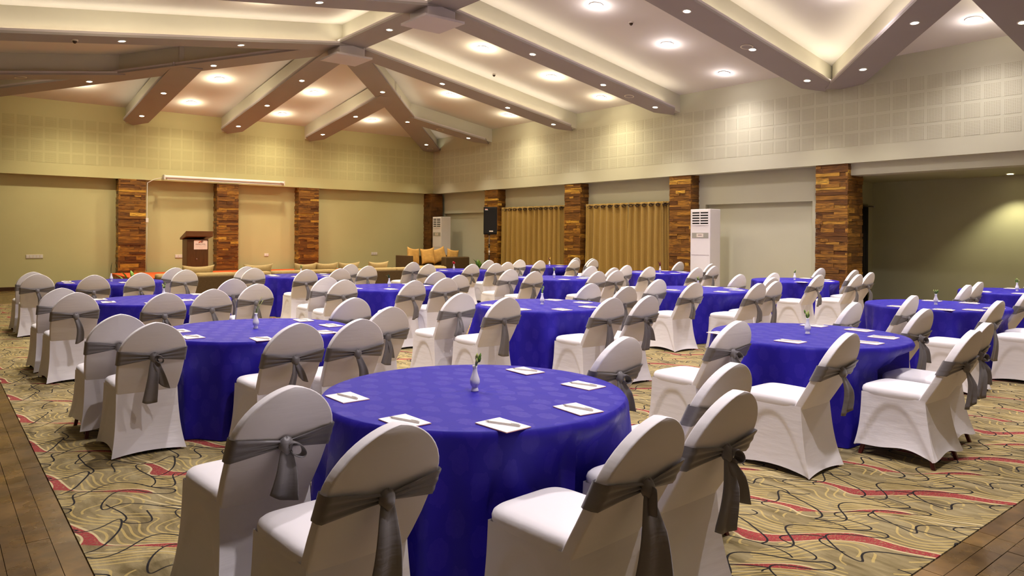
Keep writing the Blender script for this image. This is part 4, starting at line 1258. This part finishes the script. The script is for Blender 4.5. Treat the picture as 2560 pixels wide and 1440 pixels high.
FLOW = {(3, 0): 'tall', (3, 2): 'red', (3, 3): 'dry', (2, 3): 'maroon', (1, 0): 'lean', (1, 1): 'sprig', (2, 1): 'spray'}
def flowers(t, kind, q):
    z = 0.12
    def stem(x, y, zt, mat=M_stem, r=0.0022): MB().tube([(0, 0, z - 0.05), (x * 0.4, y * 0.4, z + (zt - z) * 0.5), (x, y, zt)], r, 6).obj('stem', mat, t, True)
    if kind == 'tall':
        M = MB(); leaf(M, (0, 0, 0.12), (0.012, 0, 0.33), 0.045, 0.05); M.obj('leaf', M_leafd, t, True); stem(0, 0, 0.14, M_stem, 0.003); return 'one tall dark leaf'
    if kind == 'red':
        stem(0, 0, 0.15)
        for i in range(7):
            a = i * 0.9; M = MB(); leaf(M, (0, 0, 0.135), (0.045 * math.cos(a), 0.045 * math.sin(a), 0.17 + 0.02 * (i % 3)), 0.035, 0.1, 4); M.obj('petal', M_red, t, True)
        M = MB(); leaf(M, (0, 0, 0.15), (-0.005, 0, 0.30), 0.028, 0.05); M.obj('leaf', M_maroon, t, True); return 'a red flower'
    if kind in ('dry', 'maroon'):
        m1, m2 = (M_maroon, M_yellow) if kind == 'dry' else (M_maroon, M_maroon)
        for i, (dx, h) in enumerate(((-0.05, 0.24), (0.06, 0.25), (0.01, 0.21), (0.03, 0.22)) if kind == 'dry' else ((-0.07, 0.26), (0.02, 0.25), (0.0, 0.22))):
            stem(dx * 0.3, 0, 0.17); M = MB(); leaf(M, (dx * 0.2, 0, 0.14), (dx, 0.01 * i, h), 0.028, 0.08); M.obj('petal', m2 if i % 2 else m1, t, True)
        return 'brown and yellow dried petals' if kind == 'dry' else 'dark maroon leaves'
    if kind == 'lean':
        for i in range(4): M = MB(); leaf(M, (0, 0, 0.11), (0.015 + 0.012 * i, 0, 0.19 + 0.03 * i), 0.016, 0.05); M.obj('leaf', (M_stem, M_bud)[i % 2], t, True)
        stem(0.06, 0, 0.25, M_bud); return 'a leaning green blade'
    if kind == 'sprig':
        M = MB(); leaf(M, (0, 0, 0.12), (-0.008, 0, 0.20), 0.022, 0.05); M.obj('leaf', M_leafl, t, True)
        stem(0.02, 0, 0.23, M_bud); stem(0.035, 0, 0.21)
        for i in range(4): M = MB(); leaf(M, (0.012, 0, 0.17 + 0.012 * i), (0.03 * (-1) ** i + 0.015, 0.01, 0.19 + 0.014 * i), 0.008, 0.1, 4); M.obj('leaf', M_leafl, t, True)
        return 'a light green sprig'
    if kind == 'spray':
        for i in range(7):
            a = i * 2.1; M = MB(); leaf(M, (0, 0, 0.13), (-0.03 + 0.04 * math.cos(a), 0.03 * math.sin(a), 0.17 + 0.035 * (i % 3) / 2), 0.024, 0.1, 4); M.obj('leaf', (M_leaf, M_bud)[i % 2], t, True)
        stem(-0.02, 0, 0.18); return 'a loose green spray'
    for i in range(7):
        a = q.uniform(0, 6.28); rr = q.uniform(0.006, 0.028); h = q.uniform(0.17, 0.215)
        px, py = rr * math.cos(a), rr * math.sin(a)
        stem(px, py, h - 0.02)
        MB().tube([(px * 0.9, py * 0.9, h - 0.035), (px, py, h - 0.015), (px * 1.1, py * 1.1, h)], [0.0035, 0.0075, 0.0015], 6).obj('bud', (M_bud, M_stem)[i % 2], t, True)
    return 'closed green buds'

for (rw, cl), (tc, tops) in TAB.items():
    key = (rw, cl)
    q = random.Random(rw * 10 + cl)
    desc = ROWN[rw] + "'s " + ORD[cl] + ' table'
    base = []
    for (ax, ay) in tops:
        # a chair whose back would cut the table edge is moved a little along its own line of sight
        ln = math.hypot(ax, ay); ux_, uy_ = ax / ln, ay / ln
        if ax - tc[0] > 0.5:
            for _ in range(40):
                dx = max(0.0, abs(ax - tc[0]) - 0.232)
                dy = min(abs(ay - tc[1] + k_) for k_ in (0.0, 0.05, 0.10, 0.15, 0.2))
                if math.hypot(dx, dy) > 0.86: break
                ax += 0.012 * ux_; ay += 0.012 * uy_
        else:
            for _ in range(12):
                if math.hypot(max(0.0, abs(ax - tc[0]) - 0.25), max(0.0, abs(ay + 0.45 - tc[1]) - 0.29)) > 0.56: break
                ay -= 0.01
        bx, by = ax, ay + 0.45
        base.append((bx, by))
    t = empty('round_table', (tc[0], tc[1], 0)); tag(t, 'round table under floor-length royal blue cloth, ' + ORD[cl] + ' of the ' + ROWN[rw], 'table', 'round tables with blue cloths')
    link('tablecloth', tablecloth(tc[0], tc[1], [(bx - tc[0], by - tc[1]) for bx, by in base], rw * 7 + cl + 1), t)
    link('tabletop', ME_TOP, t); link('pedestal', ME_PED, t)
    for i, (bx, by) in enumerate(base):
        idx = i if len(base) == 6 else (0, 5)[i]
        sty = STYLE[key][idx] if key in STYLE else q.choice(('long', 'side', 'two', 'pair', 'bow', 'pair', 'side'))
        a = ANG.get((key, idx), q.uniform(-3, 3))
        chair(bx, by, R(a), 'white-covered chair with grey sash, ' + ORD[idx] + ' along the arc at the ' + desc, sty, (key, idx) in RAISE or (rw > 0 and q.random() < 0.06), q.uniform(-0.012, 0.012))
    v = empty('bud_vase', (tc[0], tc[1], 0.7605), q.uniform(-0.4, 0.4))
    link('vessel', ME_VASE, v)
    what = flowers(v, FLOW.get(key, 'buds'), q)
    tag(v, 'white bud vase holding ' + what + ' on the ' + desc, 'vase', 'white table vases')
    for i, (px, py) in enumerate(PADS[key]):
        pr = R(q.uniform(-5, 5))
        p = empty('notepad', (px, py, 0.7625), pr); tag(p, 'white notepad, ' + ORD[i] + ' along the arc on the ' + desc, 'notepad', 'notepads on the tables')
        link('pages', ME_PAD, p); link('backing_card', ME_PADE, p); link('binding', ME_PADX, p)
        if rw < 2 or cl < 2:
            e = empty('pen', (px, py, 0.7662), pr + R(18 + q.uniform(-8, 8))); tag(e, 'grey pen lying on the ' + ORD[i] + ' notepad at the ' + desc, 'pen', 'pens on the notepads')
            link('barrel', ME_PENB, e); link('tip', ME_PENT, e); link('clip', ME_CLIP, e)
